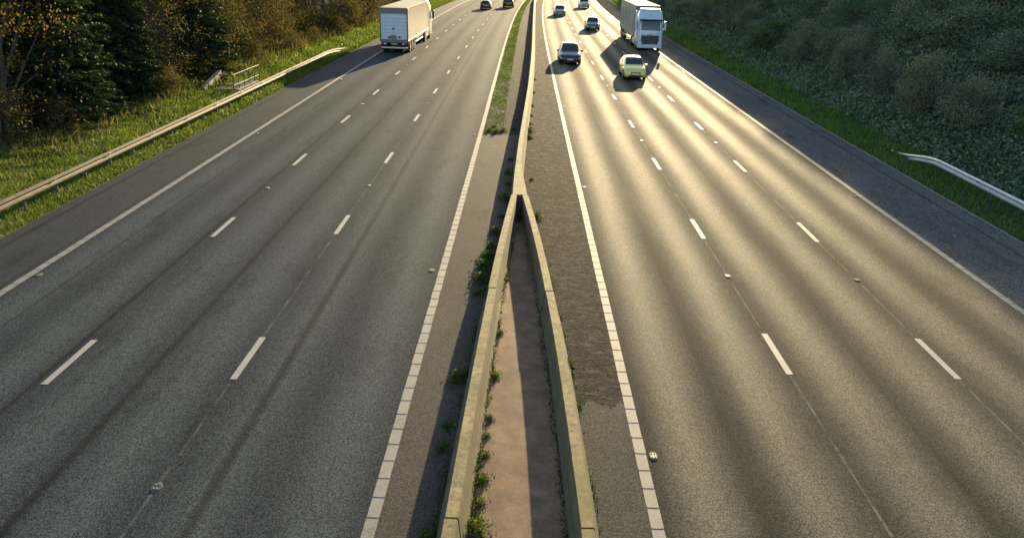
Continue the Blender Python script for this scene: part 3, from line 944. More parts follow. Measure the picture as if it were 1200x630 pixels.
def lorry(label, loc, rz, kind):
    """local +y forward, origin under the middle; total length about 16 m. front at y = +8"""
    root = tag(empty('lorry', loc, rz), label, 'lorry', 'articulated lorries')
    cabm = MAT['cab'] if kind == 'front' else MAT['cab_w']
    yf = 8.0
    cab = MB()
    lev = [(1.16, yf - 2.1, yf - .04, .32, .18), (1.22, yf - 2.15, yf, .55, .22), (1.24, yf - 2.15, yf - .01, 1.0, .24), (1.24, yf - 2.15, yf - .03, 1.75, .26),
           (1.23, yf - 2.15, yf - .12, 2.3, .28), (1.21, yf - 2.15, yf - .30, 2.95, .30), (1.16, yf - 2.15, yf - .52, 3.35, .34), (1.05, yf - 2.15, yf - .85, 3.62, .36), (.96, yf - 2.1, yf - 1.15, 3.74, .36)]
    loft(cab, [rrect(a, b_, c_, z, r_, 5) for (a, b_, c_, z, r_) in lev])
    cab.build('cab', cabm, root, smooth=True)
    def front_y(z):
        zs = [l[3] for l in lev]; return float(np.interp(z, zs, [l[2] for l in lev]))
    def front_panel(nm, x0, x1, z0, z1, mat, off=.012, nx=9, nz=5, bulge=0.06):
        m = MB(); vs = []
        for z in np.linspace(z0, z1, nz):
            for x in np.linspace(x0, x1, nx):
                e = max(0.0, abs(x) - .93)
                vs.append((x, front_y(z) + off - e * e * 1.6, z))
        m.add(vs, [(i * nx + k, i * nx + k + 1, (i + 1) * nx + k + 1, (i + 1) * nx + k) for i in range(nz - 1) for k in range(nx - 1)])
        return m.build(nm, mat, root, smooth=True)
    front_panel('windscreen', -1.08, 1.08, 1.92, 2.82, MAT['glass'], .014)
    m = MB(); 
    m.cbox(-1.10, 1.10, front_y(2.86) - .05, front_y(2.86) + .16, 2.83, 2.93, .02); m.build('sun_visor', MAT['black'], root)
    gp = front_panel('grille', -.86, .86, .62, 1.48, MAT['black'], .016)
    for k in range(5):
        z = .68 + k * .155
        m = MB(); m.cbox(-.80, .80, front_y(z) + .005, front_y(z) + .045, z, z + .075, .012); m.build('grille_slat', MAT['chassis'] if kind != 'front' else plain('slat_grey', (.10, .11, .12), .45), gp)
    m = MB(); m.cbox(-.84, .84, front_y(1.5) - .01, front_y(1.5) + .04, 1.44, 1.60, .02); m.build('badge_bar', cabm, root)
    if kind == 'front':
        cu = bpy.data.curves.new('badge_lettering', 'FONT'); cu.body = 'DAF'; cu.size = .17; cu.extrude = .006; cu.align_x = 'CENTER'
        to = bpy.data.objects.new('badge_lettering', cu); COL.objects.link(to)
        bpy.context.view_layer.update()
        me = bpy.data.meshes.new_from_object(to.evaluated_get(bpy.context.evaluated_depsgraph_get()))
        bpy.data.objects.remove(to)
        me.materials.clear(); me.materials.append(MAT['black'])
        o = link('badge_lettering', me, root, (0, front_y(1.5) + .05, 1.455)); o.rotation_euler = (R(90), 0, PI)
    m = MB(); m.cbox(-1.2, 1.2, yf - .35, yf + .05, .26, .52, .05); m.build('bumper', cabm, root)
    m = MB(); m.box(-.26, .26, yf + .04, yf + .065, .34, .46); m.build('number_plate', MAT['plate_w'], root)
    for sd in (1, -1):
        m = MB(); m.cbox(min(sd * .74, sd * 1.16), max(sd * .74, sd * 1.16), yf - .12, yf + .035, .60, .84, .04); m.build('headlight', MAT['lamp'], root)
        m = MB(); x = sd * 1.42
        m.cbox(x - .10, x + .10, yf - .42, yf - .22, 1.95, 2.75, .04)
        m.tube([(sd * 1.18, yf - .36, 2.7), (x, yf - .32, 2.68)], .03, 6); m.tube([(sd * 1.2, yf - .36, 2.0), (x, yf - .32, 2.02)], .03, 6)
        m.build('door_mirror', cabm if kind == 'front' else MAT['black'], root)
        m = MB(); x = sd * 1.235
        m.add([(x, yf - 1.35, 1.95), (x, yf - .42, 1.9), (sd * 1.228, yf - .62, 2.75), (sd * 1.222, yf - 1.35, 2.78)], [(0, 1, 2, 3)])
        m.build('side_window', MAT['glass'], root)
        m = MB(); m.cbox(min(sd * 1.0, sd * 1.235), max(sd * 1.0, sd * 1.235), yf - 2.75, yf - 2.1, .5, 3.6, .05); m.build('side_deflector', cabm, root)
        for (y) in (yf - 1.45, yf - 5.05):
            big_wheel(root, sd * 1.22, sd, y)
            m = MB(); m.cbox(min(sd * .9, sd * 1.24), max(sd * .9, sd * 1.24), y - .62, y + .62, 1.03, 1.12, .03); m.build('mudguard', MAT['black'], root)
        m = MB(); m.cbox(min(sd * .7, sd * 1.2), max(sd * .7, sd * 1.2), yf - 4.3, yf - 2.3, .38, 1.0, .06); m.build('fuel_tank', MAT['alu'], root)
    m = MB(); m.cbox(-1.0, 1.0, yf - 2.0, yf - .95, 3.55, 3.86, .1)
    m.build('roof_deflector', cabm, root)
    m = MB(); m.cbox(-.45, .45, -7.9, yf - 2.0, .72, .98, .02); m.cbox(-1.0, 1.0, -7.7, 4.9, 1.0, 1.14, .02); m.build('chassis', MAT['chassis'], root)
    # trailer 13.0 m long
    y0, y1, z0, z1 = -8.0, 5.0, 1.14, (4.05 if kind == 'front' else 3.85)
    sidem = MAT['curtain'] if kind == 'front' else MAT['side_cream']
    m = MB(); m.cbox(-1.25, 1.25, y0 + .02, y1, z1 - .08, z1, .03); m.build('trailer_roof', MAT['roof_cream'], root)
    m = MB(); m.cbox(-1.24, 1.24, y1 - .10, y1 - .02, z0, z1 - .085, .02); m.build('headboard', MAT['trailer_grey'] if kind == 'front' else MAT['side_cream'], root)
    m = MB(); m.cbox(-1.15, 1.15, y0 + .15, y1 - .12, z0 + .01, z1 - .10, .02); m.build('load_box', MAT['trailer_grey'], root)
    m = MB(); m.cbox(-1.27, 1.27, y0 + .01, y1 - .02, z0 - .16, z0 + .02, .02); m.build('side_raves', MAT['black'] if kind == 'front' else MAT['trailer_grey'], root)
    for sd in (1, -1):
        m = MB(); ny, nz = 120, 6; vs = []
        for i in range(ny):
            y = y0 + .12 + (y1 - .2 - y0) * i / (ny - 1)
            for k in range(nz):
                z = z0 + .03 + (z1 - z0 - .13) * k / (nz - 1)
                amp = (.045 if kind == 'front' else .006) * math.sin(PI * (k + .4) / nz)
                vs.append((sd * (1.235 + amp * math.sin(y * 6.5 + .6 * math.sin(y * 2.3)) + amp * .5 * math.sin(y * 15 + k)), y, z))
        fs = [(i * nz + k, i * nz + k + 1, (i + 1) * nz + k + 1, (i + 1) * nz + k) for i in range(ny - 1) for k in range(nz - 1)]
        m.add(vs, fs); m.build('trailer_side', sidem, root, smooth=True)
        for y in (-6.6, -5.3, -4.0):
            big_wheel(root, sd * 1.2, sd, y)
        for z in (.55, .85):
            m = MB(); m.cbox(min(sd * 1.17, sd * 1.21), max(sd * 1.17, sd * 1.21), -3.2, 1.4, z, z + .12, .01); m.build('side_guard', MAT['alu'], root)
        m = MB(); m.box(min(sd * .75, sd * .95), max(sd * .75, sd * .95), 2.0, 2.2, .12, 1.0); m.build('landing_leg', MAT['chassis'], root)
        m = MB(); m.cbox(min(sd * 1.14, sd * 1.262), max(sd * 1.14, sd * 1.262), y0 - .02, y0 + .14, z0, z1 - .02, .02); m.build('rear_post', MAT['trailer_grey'], root)
        m = MB(); m.cbox(min(sd * .62, sd * 1.12), max(sd * .62, sd * 1.12), y0 - .03, y0 + .04, .74, .90, .015); m.build('tail_light', MAT['tail'], root)
        m = MB(); m.cbox(min(sd * .72, sd * .9), max(sd * .72, sd * .9), y0 - .05, y0 - .028, .77, .88, .01); m.build('lamp_lens', MAT['lamp'], root)
        m = MB(); m.box(min(sd * .85, sd * 1.2), max(sd * .85, sd * 1.2), -7.45, -7.42, .25, .95); m.build('mud_flap', MAT['black'], root)
    m = MB(); m.cbox(-1.22, 1.22, y0 - .015, y0 + .12, z1 - .50, z1 - .03, .02); m.build('rear_header', MAT['trailer_grey'], root)
    dr = MB().cbox(-1.135, 1.135, y0 + .02, y0 + .09, z0 + .05, z1 - .51, .01).build('roller_door', MAT['door_blue'], root)
    for k in range(7):
        z = z0 + .30 + k * .30
        m = MB(); m.box(-1.13, 1.13, y0 + .012, y0 + .021, z, z + .012); m.build('door_slat_joint', MAT['trailer_grey'], dr)
    m = MB(); m.cbox(-.30, .22, y0 - .03, y0 + .03, z0 + .10, z0 + .42, .02); m.build('latch_box', MAT['trailer_grey'], dr)
    for (x, z) in ((-.05, z0 + .95), (-.42, z0 + .22), (.48, z0 + .25)):
        m = MB(); m.cbox(x - .10, x + .10, y0 - .02, y0 + .03, z - .07, z + .07, .02); m.build('door_buffer', MAT['black'], dr)
    m = MB(); m.cbox(-1.2, 1.2, y0 - .01, y0 + .10, .92, 1.12, .02); m.build('rear_sill', MAT['trailer_grey'], root)
    m = MB(); m.cbox(-1.16, 1.16, y0 + .03, y0 + .13, .42, .56, .02); m.build('underrun_bar', MAT['alu'] if kind == 'rear' else MAT['chassis'], root)
    m = MB(); m.box(-.26, .26, y0 - .02, y0 + .02, .76, .88); m.build('number_plate', MAT['plate_y'], root)
    return root
lorry('white and pale blue lorry with grey curtain trailer driving towards the camera', (11.55, 88.0, 0), PI + heading(hR, 88), 'front')
lorry('cream box lorry seen from behind with pale blue rear door', (-11.95, 79.3, 0), R(-.6), 'rear')

# ------------------------------------------------------------------ vegetation
def cloud_mesh(name, C, size, mat, tint, flat=0.0, aspect=.55, up=None):
    """one diamond face per leaf. C (n,3); size (n,)"""
    n = len(C)
    a = RNG.normal(size=(n, 3)); a[:, 2] *= (1 - flat)
    if up is not None: a = a * .55 + up
    a /= np.linalg.norm(a, axis=1)[:, None] + 1e-9
    r_ = RNG.normal(size=(n, 3))
    b = np.cross(a, r_); b /= np.linalg.norm(b, axis=1)[:, None] + 1e-9
    s = np.asarray(size)[:, None] * np.ones((n, 1))
    V = np.empty((n, 4, 3))
    V[:, 0] = C - a * s * .5; V[:, 2] = C + a * s * .5
    V[:, 1] = C + b * s * .5 * aspect; V[:, 3] = C - b * s * .5 * aspect
    V = V.reshape(-1, 3)
    Fq = np.arange(n * 4, dtype=np.int32).reshape(n, 4)
    return raw_mesh(name, V, Fq, mat, tint)
def raw_mesh(name, V, Fc, mat, tint=None):
    me = bpy.data.meshes.new(name)
    k = Fc.shape[1]; n = len(Fc)
    me.vertices.add(len(V)); me.vertices.foreach_set('co', np.ascontiguousarray(V, dtype=np.float32).ravel())
    me.loops.add(n * k); me.loops.foreach_set('vertex_index', np.ascontiguousarray(Fc, dtype=np.int32).ravel())
    me.polygons.add(n); me.polygons.foreach_set('loop_start', np.arange(0, n * k, k, dtype=np.int32))
    if tint is not None:
        at = me.attributes.new('tint', 'FLOAT', 'FACE')
        at.data.foreach_set('value', np.clip(tint, 0, 1).astype(np.float32))
    me.materials.append(mat)
    me.update(calc_edges=True)
    me.validate()
    return me

def broad_proto(height, radius, nclump, nleaf, leaf, base_z, mat, seed, shape=1.0, spread=.55, barkm=None):
    """trunk mesh and crown mesh for one broad-leaved tree or bush"""
    rg = np.random.default_rng(seed); rd = random.Random(seed)
    tips = []
    m = MB()
    th = height * .55
    lean = (rd.uniform(-.3, .3), rd.uniform(-.3, .3))
    r0 = .045 * height ** .8 * .6 + .03
    nst = 1 if base_z > .8 else 4
    stems = []
    for q in range(nst):
        ox, oy = (0, 0) if nst == 1 else (rd.uniform(-.4, .4) * radius, rd.uniform(-.4, .4) * radius)
        tp = [Vector((ox * .3 + (ox + lean[0]) * t, oy * .3 + (oy + lean[1]) * t, -.3 + (th + .3) * t)) + Vector((rd.uniform(-.08, .08), rd.uniform(-.08, .08), 0)) for t in (0, .25, .5, .75, 1)]
        m.tube(tp, [r0 * (1 - .16 * i) / (1 if nst == 1 else 2) for i in range(5)], 7)
        stems.append(tp)
    for k in range(nclump):
        a = rd.uniform(0, 2 * PI); u = rd.random()
        zf = rd.uniform(0, 1) ** shape
        prof = math.sin(PI * min(1, .12 + .86 * zf)) ** .6
        rr = radius * prof * math.sqrt(.12 + .88 * u) * rd.uniform(.8, 1.12)
        p = Vector((rr * math.cos(a) + lean[0], rr * math.sin(a) + lean[1], base_z + (height - base_z) * zf))
        tips.append(p)
        tp = stems[k % nst]
        st = tp[min(4, max(1, int(zf * 4)))]
        mid = (st + p) / 2 + Vector((rd.uniform(-.3, .3), rd.uniform(-.3, .3), rd.uniform(.0, .4)))
        if k % 2 == 0 or nclump < 50:
            m.tube([st, mid, p], [r0 * .38, r0 * .22, .012], 5, cap=False)
    trunk = m.mesh('trunk', barkm or MAT['bark'])
    Cs, Ts, Ss = [], [], []
    for p in tips:
        k = int(nleaf * rd.uniform(.5, 1.5))
        sg = spread * rd.uniform(.6, 1.3)
        c = rg.normal(size=(k, 3)) * np.array((sg, sg, sg * .7)) + np.array(p)
        c[:, 2] = np.maximum(c[:, 2], .02)
        Cs.append(c); Ts.append(np.clip(rg.normal(rd.uniform(.25, .75), .2, size=k), 0, 1)); Ss.append(rg.uniform(.65, 1.3, size=k) * leaf)
    crown = cloud_mesh('crown', np.vstack(Cs), np.concatenate(Ss), mat, np.concatenate(Ts))
    return trunk, crown

def conifer_proto(height, radius, seed):
    rg = np.random.default_rng(seed); rd = random.Random(seed)
    m = MB()
    m.tube([(0, 0, -.3), (.03, 0, height * .35), (.0, .04, height * .7), (0, 0, height)], [.17, .13, .07, .015], 8)
    C, U, S, T = [], [], [], []
    z = .35
    while z < height * .97:
        t = z / height
        nb = rd.randint(5, 8)
        for k in range(nb):
            a = rd.uniform(0, 2 * PI)
            ln = radius * (1 - t) ** .75 * rd.uniform(.65, 1.15) + .15
            dr = -.12 - .25 * (1 - t)
            p0 = Vector((0, 0, z)); p1 = Vector((math.cos(a) * ln, math.sin(a) * ln, z + ln * dr + .18 * ln))
            if rd.random() < .5: m.tube([p0, (p0 + p1) / 2 + Vector((0, 0, .06)), p1], [.03, .02, .006], 4, cap=False)
            n = int(14 + 26 * ln)
            s = rg.uniform(.15, 1, size=n) ** .7
            pts = np.array(p0)[None] + s[:, None] * (np.array(p1) - np.array(p0))[None]
            side = np.array((-math.sin(a), math.cos(a), 0.0)); sgn = rg.choice((-1.0, 1.0), size=n)
            off = rg.uniform(0, .38, size=n) * (1.1 - s * .7)
            pts = pts + side[None] * (off * sgn)[:, None] + rg.normal(size=(n, 3)) * .05
            dirs = np.array((math.cos(a), math.sin(a), -.25))[None] * .8 + side[None] * sgn[:, None] * .7 + rg.normal(size=(n, 3)) * .25
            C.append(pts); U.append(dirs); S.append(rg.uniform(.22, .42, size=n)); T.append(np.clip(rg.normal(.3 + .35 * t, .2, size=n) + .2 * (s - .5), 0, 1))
        z += rd.uniform(.14, .24)
    trunk = m.mesh('trunk', MAT['bark'])
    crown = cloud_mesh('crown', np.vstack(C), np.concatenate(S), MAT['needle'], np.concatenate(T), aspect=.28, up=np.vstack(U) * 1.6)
    return trunk, crown

ORD = ['nearest', 'second', 'third', 'fourth', 'fifth', 'sixth', 'seventh', 'eighth', 'ninth', 'tenth', 'eleventh', 'twelfth', 'thirteenth', 'fourteenth',
       'fifteenth', 'sixteenth', 'seventeenth', 'eighteenth', 'nineteenth', 'twentieth', 'twenty-first', 'twenty-second', 'twenty-third', 'twenty-fourth', 'twenty-fifth',
       'twenty-sixth', 'twenty-seventh', 'twenty-eighth', 'twenty-ninth', 'thirtieth']
PLANTS = {}
def plant(kind, name, proto, x, y, zf, sc, sz=None, desc='', cat='tree', group=''):
    z = zf(x, y) - .05
    o = empty(name, (x, y, z), random.uniform(0, 2 * PI))
    s2 = sz or sc
    o.scale = (sc, sc, s2)
    link('trunk' if cat == 'tree' else 'stems', proto[0], o)
    link('crown' if cat == 'tree' else 'foliage', proto[1], o)
    tag(o, None, cat, group)
    PLANTS.setdefault((kind, desc), []).append((y, o))
    return o
def label_plants():
    for (kind, desc), lst in PLANTS.items():
        lst.sort(key=lambda p: p[0])
        for i, (y, o) in enumerate(lst):
            o['label'] = desc.replace('#', ORD[i] if i < len(ORD) else '%d%s' % (i + 1, {1: 'st', 2: 'nd', 3: 'rd'}.get((i + 1) % 10, 'th')))

CON = [conifer_proto(9.5, 2.7, 1), conifer_proto(8.5, 2.4, 2)]
OLV = [broad_proto(7.0, 2.6, 60, 190, .15, .3, MAT['leaf_olive'], 3), broad_proto(6.2, 2.4, 55, 190, .14, .2, MAT['leaf_olive'], 4)]
BRN = [broad_proto(8.0, 2.6, 60, 100, .14, .9, MAT['leaf_brown'], 5), broad_proto(7.0, 2.3, 55, 95, .13, .5, MAT['leaf_brown'], 6)]
YEL = [broad_proto(8.0, 2.4, 56, 130, .12, .9, MAT['leaf_yellow'], 8)]
LOW = [broad_proto(2.4, 1.7, 30, 120, .12, .1, MAT['leaf_brown'], 9, spread=.35), broad_proto(2.2, 1.6, 30, 150, .12, .1, MAT['leaf_olive'], 10, spread=.35)]
LG = 'trees on the left bank'
def L_(k, protos, x, y, sc, sz=None):
    names = dict(con=('conifer_tree', '# dark green conifer along the left bank, counted from the near end', 'tree'),
                 olv=('olive_tree_clump', '# olive green bushy tree along the left bank, counted from the near end', 'tree'),
                 brn=('autumn_tree', '# sparse brown autumn tree along the left bank, counted from the near end', 'tree'),
                 yel=('yellow_autumn_tree', '# yellow leaved autumn tree along the left bank, counted from the near end', 'tree'),
                 lob=('dry_bush', '# low brown bush at the grass edge of the left bank', 'bush'),
                 log=('low_bush', '# low olive bush at the grass edge of the left bank', 'bush'))
    nm, ds_, cat = names[k]
    return plant(k, nm, random.choice(protos), x, y, zl, sc, sz, ds_, cat, LG if cat == 'tree' else 'low bushes on the left bank')
rd = random.Random(21)
for (y, k) in ((27, 'brn'), (30, 'olv'), (33.5, 'yel'), (36, 'con'), (38.5, 'con'), (41, 'con'), (43.5, 'con'), (46.8, 'brn'), (49.5, 'brn'), (52, 'con'), (55.5, 'olv'), (59, 'olv'), (62.5, 'olv'),
               (66, 'olv'), (70, 'brn'), (73.5, 'olv'), (77.5, 'yel'), (81, 'olv'), (85.5, 'brn'), (90, 'olv'), (95, 'brn'), (100, 'olv'), (106, 'brn'), (113, 'olv'), (121, 'brn'), (130, 'olv'), (140, 'olv')):
    x = -23.6 + rd.uniform(-.7, .5) - (1.2 if y < 32 else 0) + (1.5 if 32 <= y < 53 else 0) + (.9 if 52 < y < 110 else 0) + (1.6 if y >= 85 else 0)
    L_(k, dict(con=CON, olv=OLV, brn=BRN, yel=YEL)[k], x, y, rd.uniform(.85, 1.1))
for (y, k) in ((31, 'brn'), (35, 'yel'), (38, 'con'), (42, 'brn'), (45, 'brn'), (48, 'yel'), (52, 'brn'), (55, 'brn'), (59, 'con'), (63, 'brn'), (68, 'yel'), (73, 'brn'), (79, 'olv'), (86, 'yel'), (94, 'brn'), (103, 'yel'), (113, 'brn'), (125, 'olv')):
    L_(k, dict(con=CON, olv=OLV, brn=BRN, yel=YEL)[k], -28 + rd.uniform(-1, 1), y + rd.uniform(-1, 1), rd.uniform(1.0, 1.25))
for (y, k) in ((36, 'con'), (42, 'olv'), (49, 'con'), (56, 'brn'), (63, 'olv'), (71, 'con'), (80, 'brn'), (90, 'olv'), (101, 'brn'), (114, 'olv'), (130, 'brn'), (150, 'olv')):
    L_(k, dict(con=CON, olv=OLV, brn=BRN, yel=YEL)[k], -34 + rd.uniform(-1, 1), y, rd.uniform(1.1, 1.4))
for (y, x) in ((31.5, -21.6), (34.5, -21.0), (44.5, -20.6), (50.8, -21.3), (54, -21), (61, -21.0), (69, -20.6), (76, -20.3), (84, -20.0), (93, -19.8)):
    k = rd.choice(('lob', 'log'))
    L_(k, [LOW[0]] if k == 'lob' else [LOW[1]], x, y, rd.uniform(.5, .85))

# right bank: scrub on the slope, trees along its top
MAT['leaf_green'] = leafmat('mid_green_bramble_leaves', [(0, (.03, .06, .025)), (.5, (.085, .14, .05)), (.85, (.15, .22, .075)), (1, (.30, .26, .10))], .3)
SHR = [broad_proto(2.8, 1.9, 44, 170, .14, .05, MAT['leaf_green'], 18, spread=.34), broad_proto(3.0, 1.9, 46, 170, .12, .05, MAT['leaf_shrub'], 12, spread=.36), broad_proto(2.6, 2.0, 46, 170, .12, .05, MAT['leaf_ivy'], 13, spread=.36),
       broad_proto(3.6, 1.7, 40, 110, .11, .1, MAT['leaf_shrub'], 14, spread=.4)]
TRR = [broad_proto(8.5, 2.6, 60, 170, .17, .8, MAT['leaf_ivy'], 15), broad_proto(9.0, 2.4, 52, 120, .16, 1.5, MAT['leaf_shrub'], 16, barkm=MAT['bark_pale'])]
rd = random.Random(5)
for i, y in enumerate(np.arange(28, 150, 4.6)):
    k = rd.choice((0, 1, 2, 3))
    x = 21.2 + rd.uniform(-.5, 1.2) + hR(y)
    plant('rs', 'scrub_bush', SHR[k], x, float(y) + rd.uniform(-1, 1), zr, rd.uniform(.6, 1.15), rd.uniform(.45, 1.0),
          '# scrub bush along the foot of the shaded right bank, counted from the near end', 'bush', 'scrub on the right bank')
for i, y in enumerate(np.arange(30, 150, 5.6)):
    k = rd.choice((0, 1, 2, 2, 3))
    plant('rs2', 'scrub_bush', SHR[k], 25.0 + rd.uniform(-1, 1) + hR(y), float(y) + rd.uniform(-1.5, 1.5), zr, rd.uniform(.7, 1.35), rd.uniform(.6, 1.3),
          '# scrub bush halfway up the shaded right bank, counted from the near end', 'bush', 'scrub on the right bank')
for i, y in enumerate(np.arange(26, 230, 4.2)):
    x = 28.5 + rd.uniform(-1.2, 1.4) + hR(y)
    hh = (x - hR(y) - 13.9 + rd.uniform(-.9, 1.0)) - zr(x, y)
    plant('rt', 'bank_tree', TRR[i % 2], x, float(y) + rd.uniform(-1, 1), zr, rd.uniform(.85, 1.1), hh / 9.3,
          '# tree on the upper right bank, counted from the near end', 'tree', 'trees on the right bank')
label_plants()

# ---- ground cover nobody could count
def scatter(name, n, xs, ys, zf, mat, size, kind='blade', tint=(.5, .22), keep=None, h=None, dens=None, tilt=.5, aspect=.55):
    """xs: (lo, hi) offsets; ys: (lo, hi); h: alignment; more pieces near the camera, larger ones far off"""
    u = RNG.uniform(size=n)
    a, b_ = ys
    y = a * (b_ / a) ** u                     # log spacing: density falls as 1/y
    x = RNG.uniform(xs[0], xs[1], size=n)
    X = x + np.array([h(q) for q in y]) if h else x
    if keep is not None:
        k = keep(x, y); x, y, X = x[k], y[k], X[k]
    n = len(y)
    z = np.array([zf(p, q) for p, q in zip(X, y)])
    grow = np.clip(y / 28.0, .75, 3.0)
    s = size * grow * RNG.uniform(.6, 1.35, size=n)
    patch = np.array([vnoise(p * .8, q * .8, 1.3, 9) for p, q in zip(X, y)])
    T = RNG.normal(tint[0], tint[1], size=n) + .14 * patch
    C = np.stack([X, y, z], 1)
    if kind == 'leaf':
        C[:, 2] += RNG.uniform(.02, .28, size=n)
        return link(name, cloud_mesh(name, C, s, mat, T, aspect=.7))
    ang = RNG.uniform(0, 2 * PI, size=n)
    wv = np.stack([np.cos(ang), np.sin(ang), np.zeros(n)], 1) * (s * .13)[:, None]
    lean = RNG.normal(size=(n, 3)) * tilt; lean[:, 2] = 1.0
    lean /= np.linalg.norm(lean, axis=1)[:, None]
    V = np.stack([C - wv - [0, 0, .02], C + wv - [0, 0, .02], C + lean * s[:, None]], 1).reshape(-1, 3)
    return link(name, raw_mesh(name, V, np.arange(n * 3, dtype=np.int32).reshape(n, 3), mat, T))
nz = lambda x, y, s: np.array([vnoise(a, b_, s, 2) for a, b_ in zip(x, y)])
o = scatter('verge_grass', 170000, (-21.8, -15.62), (17, 190), zl, MAT['grass'], .135, h=hL, tilt=.7, keep=lambda x, y: (x > -18.6) | (RNG.uniform(size=len(x)) < .75 + .25 * nz(x, y, .6)))
tag(o, 'bright sunlit grass on the left verge around the crash barrier', 'grass', kind='stuff')
o = scatter('dry_brush', 60000, (-26, -18.2), (22, 190), zl, MAT['drybrush'], .30, h=hL, tilt=.6, keep=lambda x, y: RNG.uniform(size=len(x)) < np.clip((-18.6 - x) / 3.0, 0, 1) * (.6 + .5 * nz(x, y, .5)))
tag(o, 'dry brown bracken and long grass below the left trees', 'undergrowth', kind='stuff')
o = scatter('shaded_grass', 60000, (16.52, 20.3), (18, 190), zr, MAT['grass_r'], .15, h=hR, tilt=.7, tint=(.4, .2))
tag(o, 'dark green shaded grass on the right verge', 'grass', kind='stuff')
o = scatter('ivy_cover', 170000, (18.7, 34), (20, 190), zr, MAT['leaf_ivy'], .13, 'leaf', h=hR, tint=(.45, .25))
tag(o, 'dark ivy and bramble covering the shaded right bank', 'ground cover', kind='stuff')
o = scatter('bank_stalks', 22000, (18.9, 33), (20, 190), zr, MAT['leaf_shrub'], .24, h=hR, tint=(.6, .25), tilt=.8)
tag(o, 'pale dry stalks among the ivy of the right bank', 'undergrowth', kind='stuff')
def res_keep(x, y):
    return RNG.uniform(size=len(x)) < np.clip(.55 + .55 * nz(x * 2, y, .9), .08, 1)
o = scatter('reserve_grass', 22000, (-2.06, -1.1), (38.8, 190), lambda x, y: 0.0, MAT['grass'], .07, h=hL, tilt=1.0, tint=(.38, .2), keep=res_keep)
tag(o, 'strip of low grass beside the white line left of the far barrier', 'grass', kind='stuff')
# loose stones and litter on the gravelly strip
st = MB(); rr = random.Random(3)
for k in range(900):
    y = 13.7 * (70 / 13.7) ** rr.random()
    x = rr.uniform(bmid(y) + .35 if y > 25 else br(y) + .3, rm(y) - .15)
    s = rr.uniform(.008, .022)
    v = [(x + s * math.cos(a) * rr.uniform(.7, 1.2), y + s * math.sin(a) * rr.uniform(.7, 1.2), 0) for a in (0, 1.57, 3.14, 4.71)] + [(x + rr.uniform(-.3, .3) * s, y, s * rr.uniform(.25, .5))]
    st.add(v, [(0, 1, 4), (1, 2, 4), (2, 3, 4), (3, 0, 4)])
o = st.build('loose_stones', MAT['gravel']); tag(o, 'loose stones scattered on the gravelly strip right of the barrier', 'stones', kind='stuff')
dl = []
for k in range(2600):
    u = rr.random()
    if u < .45:
        y = 8.3 * (25 / 8.3) ** rr.random(); x = br(y) - .20 - abs(rr.gauss(0, .06)); z = .16
    elif u < .7:
        y = 8.3 * (25 / 8.3) ** rr.random(); x = bl(y) + .21 + abs(rr.gauss(0, .05)); z = .16
    else:
        y = 8.3 * (60 / 8.3) ** rr.random(); f_ = bl if y < 25 else bf
        x = f_(y) - .29 - abs(rr.gauss(0, .12)); z = .012
    dl.append((x, y, z + rr.random() * .02))
o = link('leaf_litter', cloud_mesh('leaf_litter', np.array(dl), RNG.uniform(.02, .06, size=len(dl)), MAT['leaf_brown'], RNG.uniform(0, .55, size=len(dl)), flat=.8))
tag(o, 'dark leaf litter gathered along the feet of the concrete barriers', 'litter', kind='stuff')

# ---- weeds, each clump a thing
def weed_proto(seed, r, hgt, n, leaf):
    rg = np.random.default_rng(seed)
    c = rg.normal(size=(n, 3)) * np.array((r * .45, r * .6, 0)); c[:, 2] = np.abs(rg.normal(size=n)) * hgt * .45 * np.exp(-(c[:, 0] ** 2 + c[:, 1] ** 2) / (r * r)) + .01
    up = np.stack([c[:, 0] * 2, c[:, 1] * 2, np.full(n, .5)], 1)
    return cloud_mesh('weed_clump', c, rg.uniform(.6, 1.3, size=n) * leaf, MAT['weed'], rg.normal(.5, .25, size=n), aspect=.5, up=up)
WP = [weed_proto(1, .30, .42, 420, .085), weed_proto(2, .20, .25, 240, .07), weed_proto(3, .22, .5, 260, .08)]
def weeds(lst, desc, z=0.0):
    lst = sorted(lst, key=lambda p: p[1])
    for i, (x, y, s, k) in enumerate(lst):
        o = empty('weed_clump', (x, y, z), random.uniform(-.5, .5)); o.scale = (s * .85, s, s * .7)
        fo = link('foliage', WP[k], o); fo['kind'] = 'stuff'
        tag(o, desc.replace('#', ORD[i]), 'weed', 'weeds along the central barriers')
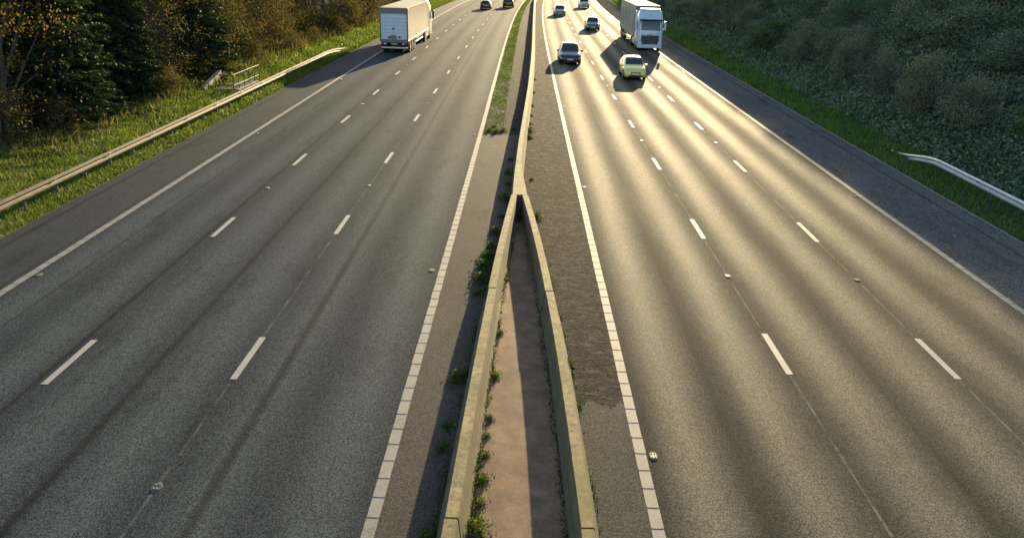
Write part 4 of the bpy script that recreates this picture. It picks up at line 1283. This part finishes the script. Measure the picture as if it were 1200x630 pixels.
weeds([(-1.33, 9.5, .75, 0), (-1.34, 11.9, .8, 1), (-1.33, 12.6, .6, 1), (-1.27, 14.4, .8, 0), (-1.16, 18.9, .8, 1), (-1.14, 19.8, .95, 0), (-1.12, 20.7, 1.0, 0), (-1.10, 21.5, .95, 0), (-1.02, 22.4, .9, 2),
       (-.93, 23.8, .8, 0), (-.80, 25.5, .8, 1), (-.75, 27.6, .9, 0), (-.72, 29.6, .8, 1), (-.74, 31.2, .9, 2), (-.72, 33.6, .7, 1), (-1.6, 39.2, .8, 0), (-1.95, 39.4, .7, 0), (-1.25, 39.6, .7, 0), (-1.75, 40.6, .8, 1), (-.75, 40.0, .8, 1)],
      '# weed clump left of the concrete barrier, counted from the picture bottom')
weeds([(1.16, 13.5, .55, 1), (1.05, 15.1, .75, 2), (.92, 17.6, .6, 1), (.42, 25.5, .9, 2), (.2, 30.4, .5, 1), (.05, 38.2, .8, 0), (.08, 39.8, .9, 0), (.1, 41.6, .7, 1), (.12, 44, .8, 1), (.2, 47, .6, 2), (.28, 52, .7, 1), (.36, 58, .7, 1)],
      '# weed clump right of the concrete barrier, counted from the picture bottom')
weeds([(-.56, 9.6, .8, 0), (-.56, 10.2, .6, 1), (-.55, 10.8, .7, 1), (-.54, 11.5, .5, 1), (-.55, 12.1, .4, 1), (-.53, 12.7, .5, 1), (-.50, 14.3, .65, 1), (-.49, 16.3, .6, 1), (-.42, 19.5, .35, 1), (-.21, 24.9, .8, 2)],
      '# weed clump between the two barriers, counted from the picture bottom', .15)


# ---- low weeds and moss growing out of the dirt along the barrier feet
lw = []
for k in range(5200):
    u = rr.random(); y = 8.3 * (25.2 / 8.3) ** rr.random()
    g_ = vnoise(3.1, y * 1.7, 1.0, 4) + vnoise(1.3, y * 5.1, 1.0, 6) * .6
    if g_ < rr.uniform(-.5, .6): continue
    if u < .5: x = bl(y) - .28 - abs(rr.gauss(0, .07)); z = .01
    elif u < .85: x = bl(y) + .20 + abs(rr.gauss(0, .05)); z = .16
    else: x = br(y) + .28 + abs(rr.gauss(0, .05)); z = .01
    lw.append((x, y, z + abs(rr.gauss(0, .035))))
o = link('low_weeds', cloud_mesh('low_weeds', np.array(lw), RNG.uniform(.025, .06, size=len(lw)), MAT['weed'], RNG.normal(.45, .28, size=len(lw)), aspect=.5))
tag(o, 'thin scruffy growth along the feet of the split barriers', 'weeds', kind='stuff')
